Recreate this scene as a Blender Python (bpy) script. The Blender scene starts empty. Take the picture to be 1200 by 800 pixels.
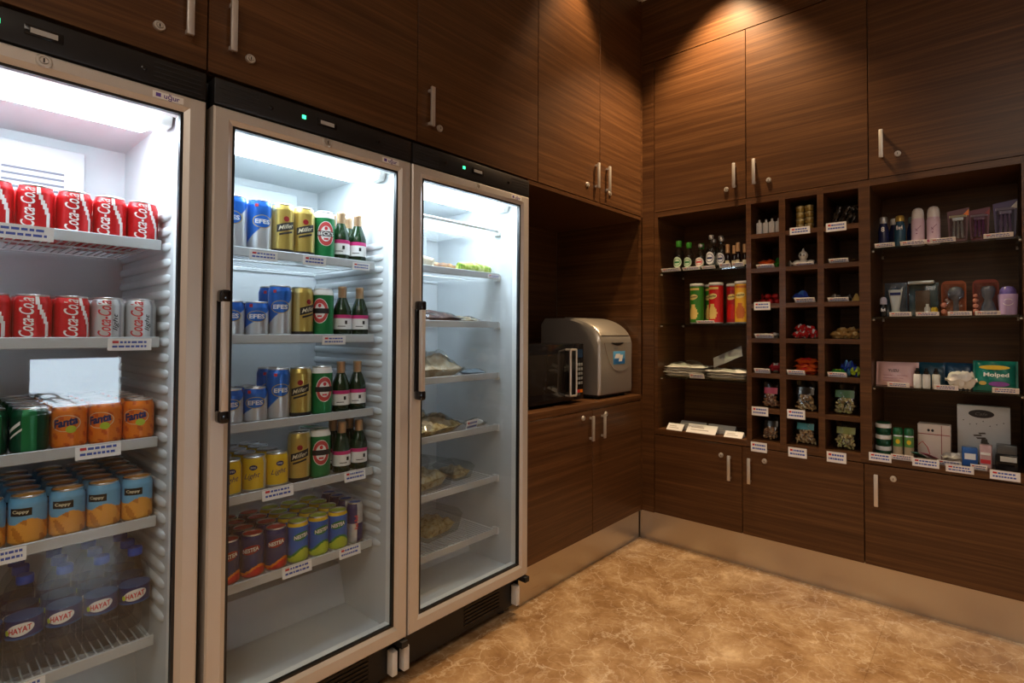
import bpy, bmesh, math, random
from mathutils import Vector, Matrix
random.seed(7)
R = math.radians
PI = math.pi
S = bpy.context.scene
COL = S.collection

# ------------------------------------------------------------------ camera, world, light, exposure
cd = bpy.data.cameras.new('camera'); cam = bpy.data.objects.new('camera', cd); COL.objects.link(cam)
cd.sensor_width = 36.0; cd.lens = 36.0*624.9/1200.0
cd.shift_x = -42.2/1200.0; cd.shift_y = -24.7/1200.0
cd.clip_start = 0.02
yaw, pit, rol = .6911, .0219, .0037
fw = Vector((-math.sin(yaw)*math.cos(pit), math.cos(yaw)*math.cos(pit), math.sin(pit)))
rt = Vector((math.cos(yaw), math.sin(yaw), 0)); up = rt.cross(fw)
r2 = math.cos(rol)*rt+math.sin(rol)*up; u2 = -math.sin(rol)*rt+math.cos(rol)*up
m = Matrix((r2, u2, -fw)).transposed().to_4x4(); m.translation = (1.5433, -2.7192, 1.1886)
cam.matrix_world = m
S.camera = cam
S.view_settings.view_transform = 'Standard'; S.view_settings.look = 'None'
S.view_settings.gamma = 1.0; S.view_settings.use_curve_mapping = False
S.view_settings.exposure = 0.0

w = bpy.data.worlds.new('sky'); S.world = w; w.use_nodes = True
w.node_tree.nodes['Background'].inputs[0].default_value = (.80, .90, 1.0, 1)
w.node_tree.nodes['Background'].inputs[1].default_value = 13.0

CEIL = 3.12
WARM = (1.0, .70, .40)
def spot(name, loc, aim, power, angle, blend=.6, size=.04, color=WARM):
    l = bpy.data.lights.new(name, 'SPOT'); l.energy = power; l.color = color
    l.spot_size = R(angle); l.spot_blend = blend; l.shadow_soft_size = size
    o = bpy.data.objects.new(name, l); COL.objects.link(o); o.location = loc
    d = Vector(aim)-Vector(loc); o.rotation_euler = d.to_track_quat('-Z', 'Y').to_euler()
    return o
SPOTS = [((.50, -.20), (.50, -.24, 0), 165, 96, .60), ((.13, -.67), (.14, -.67, 0), 60, 72, .6), ((.80, -.90), (.72, -.82, 0), 55, 44, .7), ((1.75, -1.0), (1.75, -1.15, 0), 32, 56, .7), ((1.7, -2.4), (1.7, -2.4, 0), 45, 80, .6),  # the narrow one over the floor corner is added to brighten the marble
         ((2.9, -1.5), (2.9, -1.5, 0), 40, 90, .6), ((2.9, -3.3), (2.9, -3.3, 0), 50, 90, .6), ((1.3, -3.9), (1.3, -3.9, 0), 50, 90, .6)]
for (x, y), aim, p, a, bl in SPOTS:
    spot('downlight_lamp', (x, y, CEIL-.03), aim, p, a, bl)
def area(name, loc, aim, power, sx, sy, color):
    l = bpy.data.lights.new(name, 'AREA'); l.shape = 'RECTANGLE'; l.size = sx; l.size_y = sy; l.energy = power; l.color = color
    o = bpy.data.objects.new(name, l); COL.objects.link(o); o.location = loc
    o.rotation_euler = (Vector(aim)-Vector(loc)).to_track_quat('-Z', 'Y').to_euler(); return o
area('lobby_fill_light', (2.2, -3.9, CEIL-.06), (2.2, -3.9, 0), 39, 1.6, 1.6, (1.0, .88, .74))  # added fill light for the room's ambient level, no fixture behind it

# ------------------------------------------------------------------ materials
MATS = {}
def mat(name, col, rough=.5, metal=0., spec=.5, emit=0., trans=0., alpha=1., ior=1.45, coat=0.):
    if name in MATS: return MATS[name]
    m = bpy.data.materials.new(name); m.use_nodes = True; b = m.node_tree.nodes['Principled BSDF']
    b.inputs['Base Color'].default_value = (*col, 1); b.inputs['Roughness'].default_value = rough
    b.inputs['Metallic'].default_value = metal; b.inputs['Specular IOR Level'].default_value = spec
    b.inputs['IOR'].default_value = ior
    if emit:
        b.inputs['Emission Color'].default_value = (*col, 1); b.inputs['Emission Strength'].default_value = emit
    if trans: b.inputs['Transmission Weight'].default_value = trans
    if alpha < 1: b.inputs['Alpha'].default_value = alpha
    if coat: b.inputs['Coat Weight'].default_value = coat
    MATS[name] = m; return m
def nodes_of(m): return m.node_tree.nodes, m.node_tree.links, m.node_tree.nodes['Principled BSDF']

def wood_mat():
    m = mat('dark_walnut_veneer', (.1, .05, .025), .34, spec=.45); N, L, b = nodes_of(m)
    g = N.new('ShaderNodeNewGeometry'); oi = N.new('ShaderNodeObjectInfo')
    mp = N.new('ShaderNodeMapping'); mp.inputs['Scale'].default_value = (1.1, 1.1, 62)
    ad = N.new('ShaderNodeVectorMath'); ad.operation = 'ADD'
    sc = N.new('ShaderNodeVectorMath'); sc.operation = 'SCALE'; sc.inputs[0].default_value = (3, 5, .7)
    L.new(oi.outputs['Random'], sc.inputs['Scale']); L.new(g.outputs['Position'], ad.inputs[0]); L.new(sc.outputs[0], ad.inputs[1])
    L.new(ad.outputs[0], mp.inputs['Vector'])
    n1 = N.new('ShaderNodeTexNoise'); n1.inputs['Scale'].default_value = 1.; n1.inputs['Detail'].default_value = 6; n1.inputs['Roughness'].default_value = .65
    n1.inputs['Distortion'].default_value = .25
    L.new(mp.outputs[0], n1.inputs['Vector'])
    mp2 = N.new('ShaderNodeMapping'); mp2.inputs['Scale'].default_value = (3.5, 3.5, 420)
    L.new(ad.outputs[0], mp2.inputs['Vector'])
    n2 = N.new('ShaderNodeTexNoise'); n2.inputs['Scale'].default_value = 1.; n2.inputs['Detail'].default_value = 3
    L.new(mp2.outputs[0], n2.inputs['Vector'])
    mx = N.new('ShaderNodeMath'); mx.operation = 'MULTIPLY_ADD'; mx.inputs[1].default_value = .42
    L.new(n2.outputs['Fac'], mx.inputs[0]); L.new(n1.outputs['Fac'], mx.inputs[2])
    r = N.new('ShaderNodeValToRGB'); e = r.color_ramp.elements
    e[0].position = .44; e[0].color = (.046, .0175, .0060, 1); e[1].position = 1.0; e[1].color = (.165, .073, .026, 1)
    k = r.color_ramp.elements.new(.70); k.color = (.080, .033, .0115, 1)
    L.new(mx.outputs[0], r.inputs[0]); L.new(r.outputs[0], b.inputs['Base Color'])
    bp = N.new('ShaderNodeBump'); bp.inputs['Strength'].default_value = .06; bp.inputs['Distance'].default_value = .002
    L.new(n2.outputs['Fac'], bp.inputs['Height']); L.new(bp.outputs[0], b.inputs['Normal'])
    return m
WOOD = wood_mat()

def marble_mat():
    m = mat('beige_marble', (.5, .4, .3), .2, spec=.4); N, L, b = nodes_of(m)
    g = N.new('ShaderNodeNewGeometry')
    n1 = N.new('ShaderNodeTexNoise'); n1.inputs['Scale'].default_value = 5.0; n1.inputs['Detail'].default_value = 12; n1.inputs['Roughness'].default_value = .72; n1.inputs['Distortion'].default_value = .35
    L.new(g.outputs['Position'], n1.inputs['Vector'])
    r1 = N.new('ShaderNodeValToRGB'); e = r1.color_ramp.elements
    e[0].position = .33; e[0].color = (.24, .125, .052, 1); e[1].position = .68; e[1].color = (.68, .48, .28, 1)
    k = e.new(.47); k.color = (.37, .215, .100, 1)
    k = e.new(.57); k.color = (.47, .30, .155, 1)
    L.new(n1.outputs['Fac'], r1.inputs[0])
    # pale veins: ridges of a warped noise
    def ridge(scale, det, dist, width):
        n = N.new('ShaderNodeTexNoise'); n.inputs['Scale'].default_value = scale; n.inputs['Detail'].default_value = det; n.inputs['Distortion'].default_value = dist
        L.new(g.outputs['Position'], n.inputs['Vector'])
        s = N.new('ShaderNodeMath'); s.operation = 'SUBTRACT'; s.inputs[1].default_value = .5; L.new(n.outputs['Fac'], s.inputs[0])
        a = N.new('ShaderNodeMath'); a.operation = 'ABSOLUTE'; L.new(s.outputs[0], a.inputs[0])
        mr = N.new('ShaderNodeMapRange'); mr.inputs['From Min'].default_value = 0; mr.inputs['From Max'].default_value = width
        mr.inputs['To Min'].default_value = 1; mr.inputs['To Max'].default_value = 0; L.new(a.outputs[0], mr.inputs['Value']); return mr.outputs[0]
    v1 = ridge(4.5, 7, .25, .010); v2 = ridge(15.0, 6, .2, .028)
    mxv = N.new('ShaderNodeMath'); mxv.operation = 'MULTIPLY_ADD'; mxv.inputs[1].default_value = .55; L.new(v2, mxv.inputs[0]); L.new(v1, mxv.inputs[2])
    ml = N.new('ShaderNodeMath'); ml.operation = 'MULTIPLY'; ml.inputs[1].default_value = .5; ml.use_clamp = True; L.new(mxv.outputs[0], ml.inputs[0])
    mix = N.new('ShaderNodeMixRGB'); mix.inputs['Color2'].default_value = (.74, .58, .40, 1)
    L.new(ml.outputs[0], mix.inputs['Fac']); L.new(r1.outputs[0], mix.inputs['Color1'])
    br = N.new('ShaderNodeTexBrick'); br.offset = 0; br.inputs['Scale'].default_value = 1; br.inputs['Mortar Size'].default_value = .0016
    br.inputs['Brick Width'].default_value = .6; br.inputs['Row Height'].default_value = .6
    br.inputs['Color1'].default_value = (1, 1, 1, 1); br.inputs['Color2'].default_value = (.95, .95, .95, 1); br.inputs['Mortar'].default_value = (.80, .78, .74, 1)
    L.new(g.outputs['Position'], br.inputs['Vector'])
    mm = N.new('ShaderNodeMixRGB'); mm.blend_type = 'MULTIPLY'; mm.inputs['Fac'].default_value = 1
    L.new(mix.outputs[0], mm.inputs['Color1']); L.new(br.outputs['Color'], mm.inputs['Color2'])
    L.new(mm.outputs[0], b.inputs['Base Color'])
    return m
MARBLE = marble_mat()

def brushed(name, col, rough, axis_scale):
    m = mat(name, col, rough, 1.0); N, L, b = nodes_of(m)
    g = N.new('ShaderNodeNewGeometry'); mp = N.new('ShaderNodeMapping'); mp.inputs['Scale'].default_value = axis_scale
    L.new(g.outputs['Position'], mp.inputs['Vector'])
    n = N.new('ShaderNodeTexNoise'); n.inputs['Scale'].default_value = 1; n.inputs['Detail'].default_value = 2; L.new(mp.outputs[0], n.inputs['Vector'])
    mr = N.new('ShaderNodeMapRange'); mr.inputs['To Min'].default_value = rough-.07; mr.inputs['To Max'].default_value = rough+.1
    L.new(n.outputs['Fac'], mr.inputs['Value']); L.new(mr.outputs[0], b.inputs['Roughness']); return m
STEEL = brushed('brushed_steel_plinth', (.64, .62, .60), .30, (3, 3, 300))
ALU = mat('satin_aluminium_door_frame', (.64, .60, .555), .42, .45)
CHROME = mat('satin_chrome', (.70, .67, .63), .40, .72)
def glass_mat(name, tint, f_ior, rough=.02, haze=0.):
    m = bpy.data.materials.new(name); m.use_nodes = True; N, L = m.node_tree.nodes, m.node_tree.links
    N.remove(N['Principled BSDF']); out = N['Material Output']
    t = N.new('ShaderNodeBsdfTransparent'); t.inputs[0].default_value = (*tint, 1)
    gl = N.new('ShaderNodeBsdfGlossy'); gl.inputs['Roughness'].default_value = rough
    r0 = ((f_ior-1)/(f_ior+1))**2
    lw = N.new('ShaderNodeLayerWeight'); lw.inputs['Blend'].default_value = .5
    pw = N.new('ShaderNodeMath'); pw.operation = 'POWER'; pw.inputs[1].default_value = 5; L.new(lw.outputs['Facing'], pw.inputs[0])
    fr = N.new('ShaderNodeMath'); fr.operation = 'MULTIPLY_ADD'; fr.inputs[1].default_value = 1-r0; fr.inputs[2].default_value = r0; L.new(pw.outputs[0], fr.inputs[0])
    mx = N.new('ShaderNodeMixShader'); L.new(fr.outputs[0], mx.inputs[0]); L.new(t.outputs[0], mx.inputs[1]); L.new(gl.outputs[0], mx.inputs[2])
    L.new(mx.outputs[0], out.inputs[0]); MATS[name] = m; return m
DOORGLASS = glass_mat('fridge_door_glass', (.93, .96, .97), 1.5)
SHELFGLASS = glass_mat('shelf_glass', (.86, .93, .90), 1.5)
CLEAR = glass_mat('clear_bottle_plastic', (.90, .93, .95), 1.38, .05)
BOTTLECLEAR = glass_mat('clear_bottle_glass', (.80, .83, .83), 1.5, .05)
FILM = glass_mat('clear_wrapping_film', (.86, .86, .84), 1.55, .12)
LIDCLEAR = glass_mat('clear_tub_plastic', (.88, .90, .88), 1.45, .08)

WHITE = mat('white_plastic', (.80, .81, .80), .4)
LINER = mat('white_fridge_liner', (.58, .61, .63), .35)
GREYL = mat('grey_vent_slot', (.16, .18, .22), .6)
WIRE = mat('white_coated_wire', (.72, .75, .77), .35)
RAIL = mat('grey_white_price_rail', (.50, .52, .53), .4)
BLACK = mat('black_plastic', (.012, .012, .013), .38)
BLACKG = mat('black_gloss', (.010, .010, .012), .12)
DARKSHELL = mat('dark_grey_fridge_shell', (.03, .03, .033), .5)
TUBE = mat('lit_fluorescent_diffuser', (.82, .92, 1.0), .5, emit=25.)
LED = mat('lit_green_led', (.05, .9, .35), .4, emit=2.5)
LCD = mat('grey_display_window', (.42, .42, .42), .2)
TIN = mat('bare_aluminium_can_end', (.72, .72, .72), .28, 1.0)
PAPER = mat('white_card', (.86, .85, .84), .6)
INK = mat('black_ink', (.015, .015, .018), .5)
INKB = mat('blue_ink', (.05, .10, .45), .5)
INKR = mat('red_ink', (.60, .03, .04), .5)
INKW = mat('white_ink', (.85, .84, .82), .45)
BADGEP = mat('purple_ink', (.10, .05, .30), .4)
RED = mat('red_can_print', (.62, .012, .018), .28, .25)
DRED = mat('dark_red_print', (.28, .01, .015), .35)
SILVER = mat('silver_can_print', (.62, .63, .64), .3, .6)
GREYS = mat('grey_silver_print', (.36, .38, .40), .3, .6)
ORANGE = mat('orange_can_print', (.80, .20, .010), .3, .15)
PEACH = mat('peach_juice_print', (.80, .36, .05), .35)
SKYB = mat('light_blue_print', (.16, .42, .68), .35)
GREEN = mat('green_can_print', (.012, .20, .06), .3, .2)
DGREEN = mat('dark_green_print', (.006, .07, .03), .3, .2)
LIME = mat('lime_print', (.42, .55, .03), .35)
BLUE = mat('blue_can_print', (.012, .13, .55), .28, .25)
NAVY = mat('navy_can_print', (.012, .022, .14), .3, .2)
GOLD = mat('gold_can_print', (.55, .40, .10), .28, .6)
YELLOW = mat('yellow_can_print', (.78, .52, .02), .32, .1)
CREAM = mat('cream_print', (.72, .66, .48), .5)
PINK = mat('magenta_print', (.62, .03, .20), .4)
WINEG = mat('dark_green_bottle_glass', (.008, .030, .010), .08, spec=.7)
WINEGL = mat('mid_green_bottle_glass', (.04, .16, .03), .08, spec=.7)
FOILC = mat('copper_pink_foil', (.52, .34, .20), .35, .6)
CAPBLUE = mat('blue_cap_plastic', (.008, .07, .46), .35)
CAPGREEN = mat('green_cap_plastic', (.05, .32, .03), .35)

def blotch(name, cols, scale, rough=.55, det=4, pos=(.35, .5, .65)):
    m = mat(name, cols[0], rough); N, L, b = nodes_of(m)
    tc = N.new('ShaderNodeTexCoord'); n = N.new('ShaderNodeTexNoise'); n.inputs['Scale'].default_value = scale; n.inputs['Detail'].default_value = det
    L.new(tc.outputs['Object'], n.inputs['Vector']); r = N.new('ShaderNodeValToRGB'); e = r.color_ramp.elements
    e[0].position = pos[0]; e[0].color = (*cols[0], 1); e[1].position = pos[-1]; e[1].color = (*cols[-1], 1)
    for c, p in list(zip(cols, pos))[1:-1]: k = e.new(p); k.color = (*c, 1)
    L.new(n.outputs['Fac'], r.inputs[0]); L.new(r.outputs[0], b.inputs['Base Color']); return m
BREAD = blotch('flatbread', [(.46, .34, .20), (.66, .55, .38), (.74, .67, .54)], 28)
CRUST = blotch('brown_crust', [(.12, .05, .02), (.30, .15, .06), (.45, .28, .12)], 40)
LETTUCE = blotch('lettuce_green', [(.12, .25, .02), (.45, .55, .08), (.70, .72, .30)], 45)
SALAD = blotch('mixed_salad', [(.30, .20, .06), (.58, .44, .20), (.64, .55, .34)], 55)
MEAT = blotch('dark_filling', [(.05, .02, .02), (.12, .05, .05), (.25, .14, .10)], 40)
NUTS = blotch('mixed_nuts', [(.20, .10, .04), (.50, .32, .14), (.66, .50, .28)], 75)
PISTA = blotch('pistachio_nuts', [(.22, .16, .05), (.58, .48, .24), (.50, .55, .16)], 75)
ORBLK = blotch('red_brown_seeds', [(.18, .04, .02), (.42, .18, .08), (.55, .36, .18)], 80)
PLASTER = mat('warm_plaster', (.55, .48, .40), .8)
CEILM = mat('white_ceiling_paint', (.70, .68, .64), .8)
FROSTP = mat('milky_bottle_plastic', (.72, .73, .71), .45)

# ------------------------------------------------------------------ mesh builder
class MB:
    def __init__(s): s.v = []; s.f = []; s.m = []; s.sm = []
    def add(s, vs, fs, mi=0, smooth=False):
        o = len(s.v); s.v += [tuple(v) for v in vs]
        for k, f in enumerate(fs):
            s.f.append(tuple(i+o for i in f)); s.m.append(mi[k] if isinstance(mi, list) else mi); s.sm.append(smooth)
        return s
    def box(s, x0, x1, y0, y1, z0, z1, mi=0, bev=0., seg=2, xf=None):
        bm = bmesh.new(); bmesh.ops.create_cube(bm, size=1)
        for v in bm.verts:
            v.co = Vector(((x0+x1)/2+v.co.x*(x1-x0), (y0+y1)/2+v.co.y*(y1-y0), (z0+z1)/2+v.co.z*(z1-z0)))
        if bev: bmesh.ops.bevel(bm, geom=list(bm.edges)+list(bm.verts), offset=bev, segments=seg, affect='EDGES', profile=.5)
        if xf: bm.transform(xf)
        s.bm(bm, mi, bool(bev)); return s
    def bm(s, bm, mi=0, smooth=False):
        bm.verts.index_update()
        s.add([v.co[:] for v in bm.verts], [[v.index for v in f.verts] for f in bm.faces], mi, smooth); bm.free()
    def lathe(s, prof, seg=24, c=(0, 0, 0), mi=0, mf=None, smooth=True, sq=None, xf=None):
        # prof: (r, z[, mi]) bottom to top; sq: superellipse exponent for squarish sections
        vs = []; fs = []; ms = []; n = len(prof)
        for p in prof:
            for k in range(seg):
                a = 2*PI*k/seg; q = 1.
                if sq: q = 1./((abs(math.cos(a))**sq+abs(math.sin(a))**sq)**(1./sq))
                v = Vector((p[0]*q*math.cos(a), p[0]*q*math.sin(a), p[1]))
                if xf: v = xf @ v
                vs.append((c[0]+v.x, c[1]+v.y, c[2]+v.z))
        for i in range(n-1):
            if prof[i][0] == prof[i+1][0] and prof[i][1] == prof[i+1][1]: continue
            for k in range(seg):
                k2 = (k+1) % seg
                fs.append((i*seg+k, i*seg+k2, (i+1)*seg+k2, (i+1)*seg+k))
                if mf:
                    a = 2*PI*(k+.5)/seg; a = a-2*PI if a > PI else a
                    ms.append(mf(a, (prof[i][1]+prof[i+1][1])/2))
                else: ms.append(prof[i][2] if len(prof[i]) > 2 else mi)
        if prof[0][0] > 1e-5: fs.append(tuple(range(seg))[::-1]); ms.append(ms[0] if not mf else mf(PI, prof[0][1]))
        if prof[-1][0] > 1e-5: fs.append(tuple((n-1)*seg+k for k in range(seg))); ms.append(ms[-1])
        s.add(vs, fs, ms, smooth); return s
    def tube(s, pts, r, seg=8, mi=0, closed=False):
        pts = [Vector(p) for p in pts]; n = len(pts); vs = []; fs = []; ref = None
        for i, p in enumerate(pts):
            d = (pts[min(i+1, n-1)]-pts[max(i-1, 0)]).normalized()
            if ref is None: ref = Vector((0, 0, 1)) if abs(d.z) < .9 else Vector((1, 0, 0))
            a = d.cross(ref).normalized(); b = a.cross(d).normalized(); ref = b
            rr = r[i] if isinstance(r, (list, tuple)) else r
            for k in range(seg): t = 2*PI*k/seg; vs.append(p+a*rr*math.cos(t)+b*rr*math.sin(t))
        for i in range(n-1):
            for k in range(seg): k2 = (k+1) % seg; fs.append((i*seg+k, i*seg+k2, (i+1)*seg+k2, (i+1)*seg+k))
        fs.append(tuple(range(seg))[::-1]); fs.append(tuple((n-1)*seg+k for k in range(seg)))
        s.add(vs, fs, mi, True); return s
    def prism(s, poly, axis, a0, a1, mi=0, smooth=False):
        # poly in the two other axes (cyclic order), extruded along axis
        def P(p, a): return {'X': (a, p[0], p[1]), 'Y': (p[0], a, p[1]), 'Z': (p[0], p[1], a)}[axis]
        n = len(poly); vs = [P(p, a0) for p in poly]+[P(p, a1) for p in poly]
        fs = [tuple(range(n))[::-1], tuple(range(n, 2*n))]+[(i, (i+1) % n, n+(i+1) % n, n+i) for i in range(n)]
        s.add(vs, fs, mi, False)
        if smooth:
            for k in range(len(s.f)-n, len(s.f)): s.sm[k] = True
        return s
    def pillow(s, lx, ly, t, nx=14, ny=10, xf=None, mi=0, crimp=.10, noise=0., seed=0, crimp_y=0., mf=None, flat=False):
        # a filled pouch lying in XY, centre at z = t/2; crimped flat ends along X
        rnd = random.Random(seed)
        def th(u, v):
            a = max(0., 1-(abs(u)/(1-crimp))**3) if abs(u) < 1-crimp else 0.
            b = max(0., 1-(abs(v)/(1-crimp_y))**2.6) if abs(v) < 1-crimp_y else 0.
            return math.sqrt(a*b) if a*b > 0 else 0.
        ph = [(rnd.uniform(3, 9), rnd.uniform(3, 9), rnd.uniform(0, 6)) for _ in range(4)]
        vs = []; fs = []; ms = []
        for side in (1, -1):
            for i in range(nx+1):
                for j in range(ny+1):
                    u = -1+2*i/nx; v = -1+2*j/ny; h = th(u, v)
                    w_ = sum(math.sin(a*u+b*v+c) for a, b, c in ph)*noise*(.4+h)
                    z = side*t/2*h+w_*t*.25
                    if flat and side < 0: z = -t/2*min(1, h*2)
                    p = Vector((u*lx/2, v*ly/2*(1-.06*h), z+t/2+side*.0004))
                    vs.append(xf @ p if xf else p)
        q = (nx+1)*(ny+1)
        for sd in (0, 1):
            for i in range(nx):
                for j in range(ny):
                    a = sd*q+i*(ny+1)+j; f = (a, a+ny+1, a+ny+2, a+1)
                    fs.append(f if sd == 0 else f[::-1]); ms.append(mf(-1+2*(i+.5)/nx, -1+2*(j+.5)/ny) if mf else mi)
        s.add(vs, fs, ms, True); return s
    def quad(s, o, u, v, mi=0):
        o, u, v = Vector(o), Vector(u), Vector(v); s.add([o, o+u, o+u+v, o+v], [(0, 1, 2, 3)], mi); return s
    def ground(s, e=.0004):
        s.v = [(v[0], v[1], max(v[2], e)) for v in s.v]; return s
    def build(s, name, mats, parent=None, loc=(0, 0, 0), rot=None):
        me = bpy.data.meshes.new(name); me.from_pydata(s.v, [], s.f)
        for m_ in (mats if isinstance(mats, (list, tuple)) else [mats]): me.materials.append(m_)
        nm = len(me.materials)
        for p, i, sm in zip(me.polygons, s.m, s.sm): p.material_index = min(i, nm-1); p.use_smooth = sm
        me.update()
        o = bpy.data.objects.new(name, me); COL.objects.link(o); o.location = loc
        if rot: o.rotation_euler = rot
        if any(s.sm): 
            try: me.set_sharp_from_angle(angle=R(42))
            except Exception: pass
        if parent: o.parent = parent
        return o

def tag(o, label=None, cat=None, group=None, kind=None):
    if label: o['label'] = label
    if cat: o['category'] = cat
    if group: o['group'] = group
    if kind: o['kind'] = kind
    return o
def thing(name, label, cat, loc=(0, 0, 0), rz=0., group=None):
    o = bpy.data.objects.new(name, None); o.empty_display_size = .03; COL.objects.link(o); o.location = loc; o.rotation_euler = (0, 0, rz)
    return tag(o, label, cat, group)
def struct(name, mb, m_): return tag(mb.build(name, m_), kind='structure')
KIDS = {}
def children(o): return [c for c in bpy.data.objects if c.parent == o]
def dup(root, loc, rz=None, label=None, group=None):
    ch = KIDS.get(root.name)
    if ch is None: ch = KIDS[root.name] = [(c, children(c)) for c in children(root)]
    r = root.copy(); COL.objects.link(r); r.location = loc
    if rz is not None: r.rotation_euler = (0, 0, rz)
    if label: r['label'] = label
    if group: r['group'] = group
    for c, gs in ch:
        d = c.copy(); COL.objects.link(d); d.parent = r
        for g in gs: e = g.copy(); COL.objects.link(e); e.parent = d
    return r
class Kind:
    """first place() moves the prototype itself, later ones copy it"""
    def __init__(s, root): s.root = root; s.used = False
    def place(s, loc, rz, label, group=None):
        if not s.used:
            s.used = True; o = s.root; o.location = loc; o.rotation_euler = (0, 0, rz); o['label'] = label
            if group: o['group'] = group
            return o
        return dup(s.root, loc, rz, label, group)

# lettering: font outline -> flat mesh, cut into slices so it can be wrapped round a can
TXT = {}
def text2d(body, width=None, height=None, shear=0., bold=0., slices=14):
    key = (body, shear, bold, slices)
    if key not in TXT:
        c = bpy.data.curves.new('lettering_source', 'FONT'); c.body = body; c.size = 1; c.shear = shear; c.offset = bold; c.resolution_u = 3
        o = bpy.data.objects.new('lettering_source', c); COL.objects.link(o)
        bpy.context.view_layer.update()
        me = bpy.data.meshes.new_from_object(o.evaluated_get(bpy.context.evaluated_depsgraph_get()))
        bm = bmesh.new(); bm.from_mesh(me); bpy.data.objects.remove(o); bpy.data.curves.remove(c); bpy.data.meshes.remove(me)
        xs = [v.co.x for v in bm.verts]; ys = [v.co.y for v in bm.verts]; x0, x1, y0, y1 = min(xs), max(xs), min(ys), max(ys)
        for k in range(1, slices):
            bmesh.ops.bisect_plane(bm, geom=list(bm.verts)+list(bm.edges)+list(bm.faces), plane_co=(x0+(x1-x0)*k/slices, 0, 0), plane_no=(1, 0, 0))
        bm.verts.index_update()
        TXT[key] = ([(v.co.x-(x0+x1)/2, v.co.y-(y0+y1)/2) for v in bm.verts], [[v.index for v in f.verts] for f in bm.faces], x1-x0, y1-y0); bm.free()
    vs, fs, W, H = TXT[key]
    sx = width/W if width else height/H; sy = height/H if height else sx
    return [(x*sx, y*sy) for x, y in vs], fs
def txt_round(mb, body, r, z, th=0., width=.05, height=None, vert=False, shear=0., bold=0., mi=0, off=.0006, slant=0.):
    vs, fs = text2d(body, width, height, shear, bold); out = []
    for x, y in vs:
        if vert: x, y = -y, x
        y += slant*x; a = th+x/r; out.append(((r+off)*math.cos(a), (r+off)*math.sin(a), z+y))
    mb.add(out, fs, mi)
def txt_flat(mb, body, o, u, v, width, height=None, mi=0, shear=0., bold=0.):
    vs, fs = text2d(body, width, height, shear, bold, slices=2); o, u, v = Vector(o), Vector(u).normalized(), Vector(v).normalized()
    mb.add([o+u*x+v*y for x, y in vs], fs, mi)
def patch_round(mb, r, th, z, a, b, mi=0, off=.0004, n=24, inner=0., slant=0., shape='oval', nr=4):
    # oval / rectangular print wrapped on radius r, half sizes a (arc length) and b (height)
    vs = []; fs = []
    if shape == 'oval':
        rings = [inner+(1-inner)*k/nr for k in range(nr+1)]
        for q in rings:
            for k in range(n):
                t = 2*PI*k/n; x = a*q*math.cos(t); y = b*q*math.sin(t)+slant*x; g = th+x/r; vs.append(((r+off)*math.cos(g), (r+off)*math.sin(g), z+y))
        for i in range(nr):
            for k in range(n): k2 = (k+1) % n; fs.append((i*n+k, (i+1)*n+k, (i+1)*n+k2, i*n+k2))
    else:
        for i in range(n+1):
            x = -a+2*a*i/n; g = th+x/r
            for y in (-b, b): vs.append(((r+off)*math.cos(g), (r+off)*math.sin(g), z+y+slant*x))
        for i in range(n): fs.append((2*i, 2*i+2, 2*i+3, 2*i+1))
    mb.add(vs, fs, mi)

ORD = ['leftmost', 'second from left', 'third from left', 'fourth from left', 'fifth from left', 'sixth from left', 'seventh from left']
ROW = ['front row', 'second row', 'third row', 'fourth row', 'fifth row']

# ------------------------------------------------------------------ the room
KH = .173
struct('floor', MB().box(-.66, 4.3, -5.0, .45, -.06, 0), MARBLE)
struct('ceiling', MB().box(-.72, 4.3, -5.1, .51, CEIL, CEIL+.08), CEILM)
struct('wall_left', MB().box(-.72, -.66, -5.0, .51, 0, CEIL), PLASTER)
struct('wall_back', MB().box(-.66, 4.3, .45, .51, 0, CEIL), PLASTER)
struct('wall_front', MB().box(-.72, 4.3, -5.1, -5.0, 0, CEIL), PLASTER)
WY0, WY1, WZ0, WZ1 = -2.12, -1.50, .54, .99
wr = MB().box(4.2, 4.3, -5.0, WY0, 0, CEIL).box(4.2, 4.3, WY1, .45, 0, CEIL).box(4.2, 4.3, WY0, WY1, 0, WZ0).box(4.2, 4.3, WY0, WY1, WZ1, CEIL)
struct('wall_right', wr, PLASTER)
wf = MB()
for a in ((WY0, WY0+.03, WZ0, WZ1), (WY1-.03, WY1, WZ0, WZ1), (WY0+.03, WY1-.03, WZ0, WZ0+.03), (WY0+.03, WY1-.03, WZ1-.03, WZ1)): wf.box(4.21, 4.28, *a)
wf.box(4.24, 4.248, WY0+.03, WY1-.03, WZ0+.03, WZ1-.03, 1)
struct('window_1', wf, [ALU, glass_mat('window_glass', (.95, .97, .98), 1.5)])
# brushed steel plinths
struct('baseboard_left', MB().box(-.05, -.04, -1.0, .03, 0, KH), STEEL)
struct('baseboard_back', MB().box(-.04, 4.2, .04, .05, 0, KH), STEEL)
# wooden panelling that is not a cabinet
struct('trim_1', MB().box(-.02, .076, 0, .02, KH, 2.742), WOOD)                 # corner filler on the back wall
struct('trim_2', MB().box(-.02, 4.2, 0, .02, 2.746, CEIL), WOOD)                # panel above the wall cabinets
struct('trim_3', MB().box(1.672, 4.2, 0, .02, KH, 2.742), WOOD)                 # panel to the right of the shelving
struct('trim_4', MB().box(-.02, 0, -.012, 0, KH, CEIL), WOOD)                   # thin upright in the corner

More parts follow.
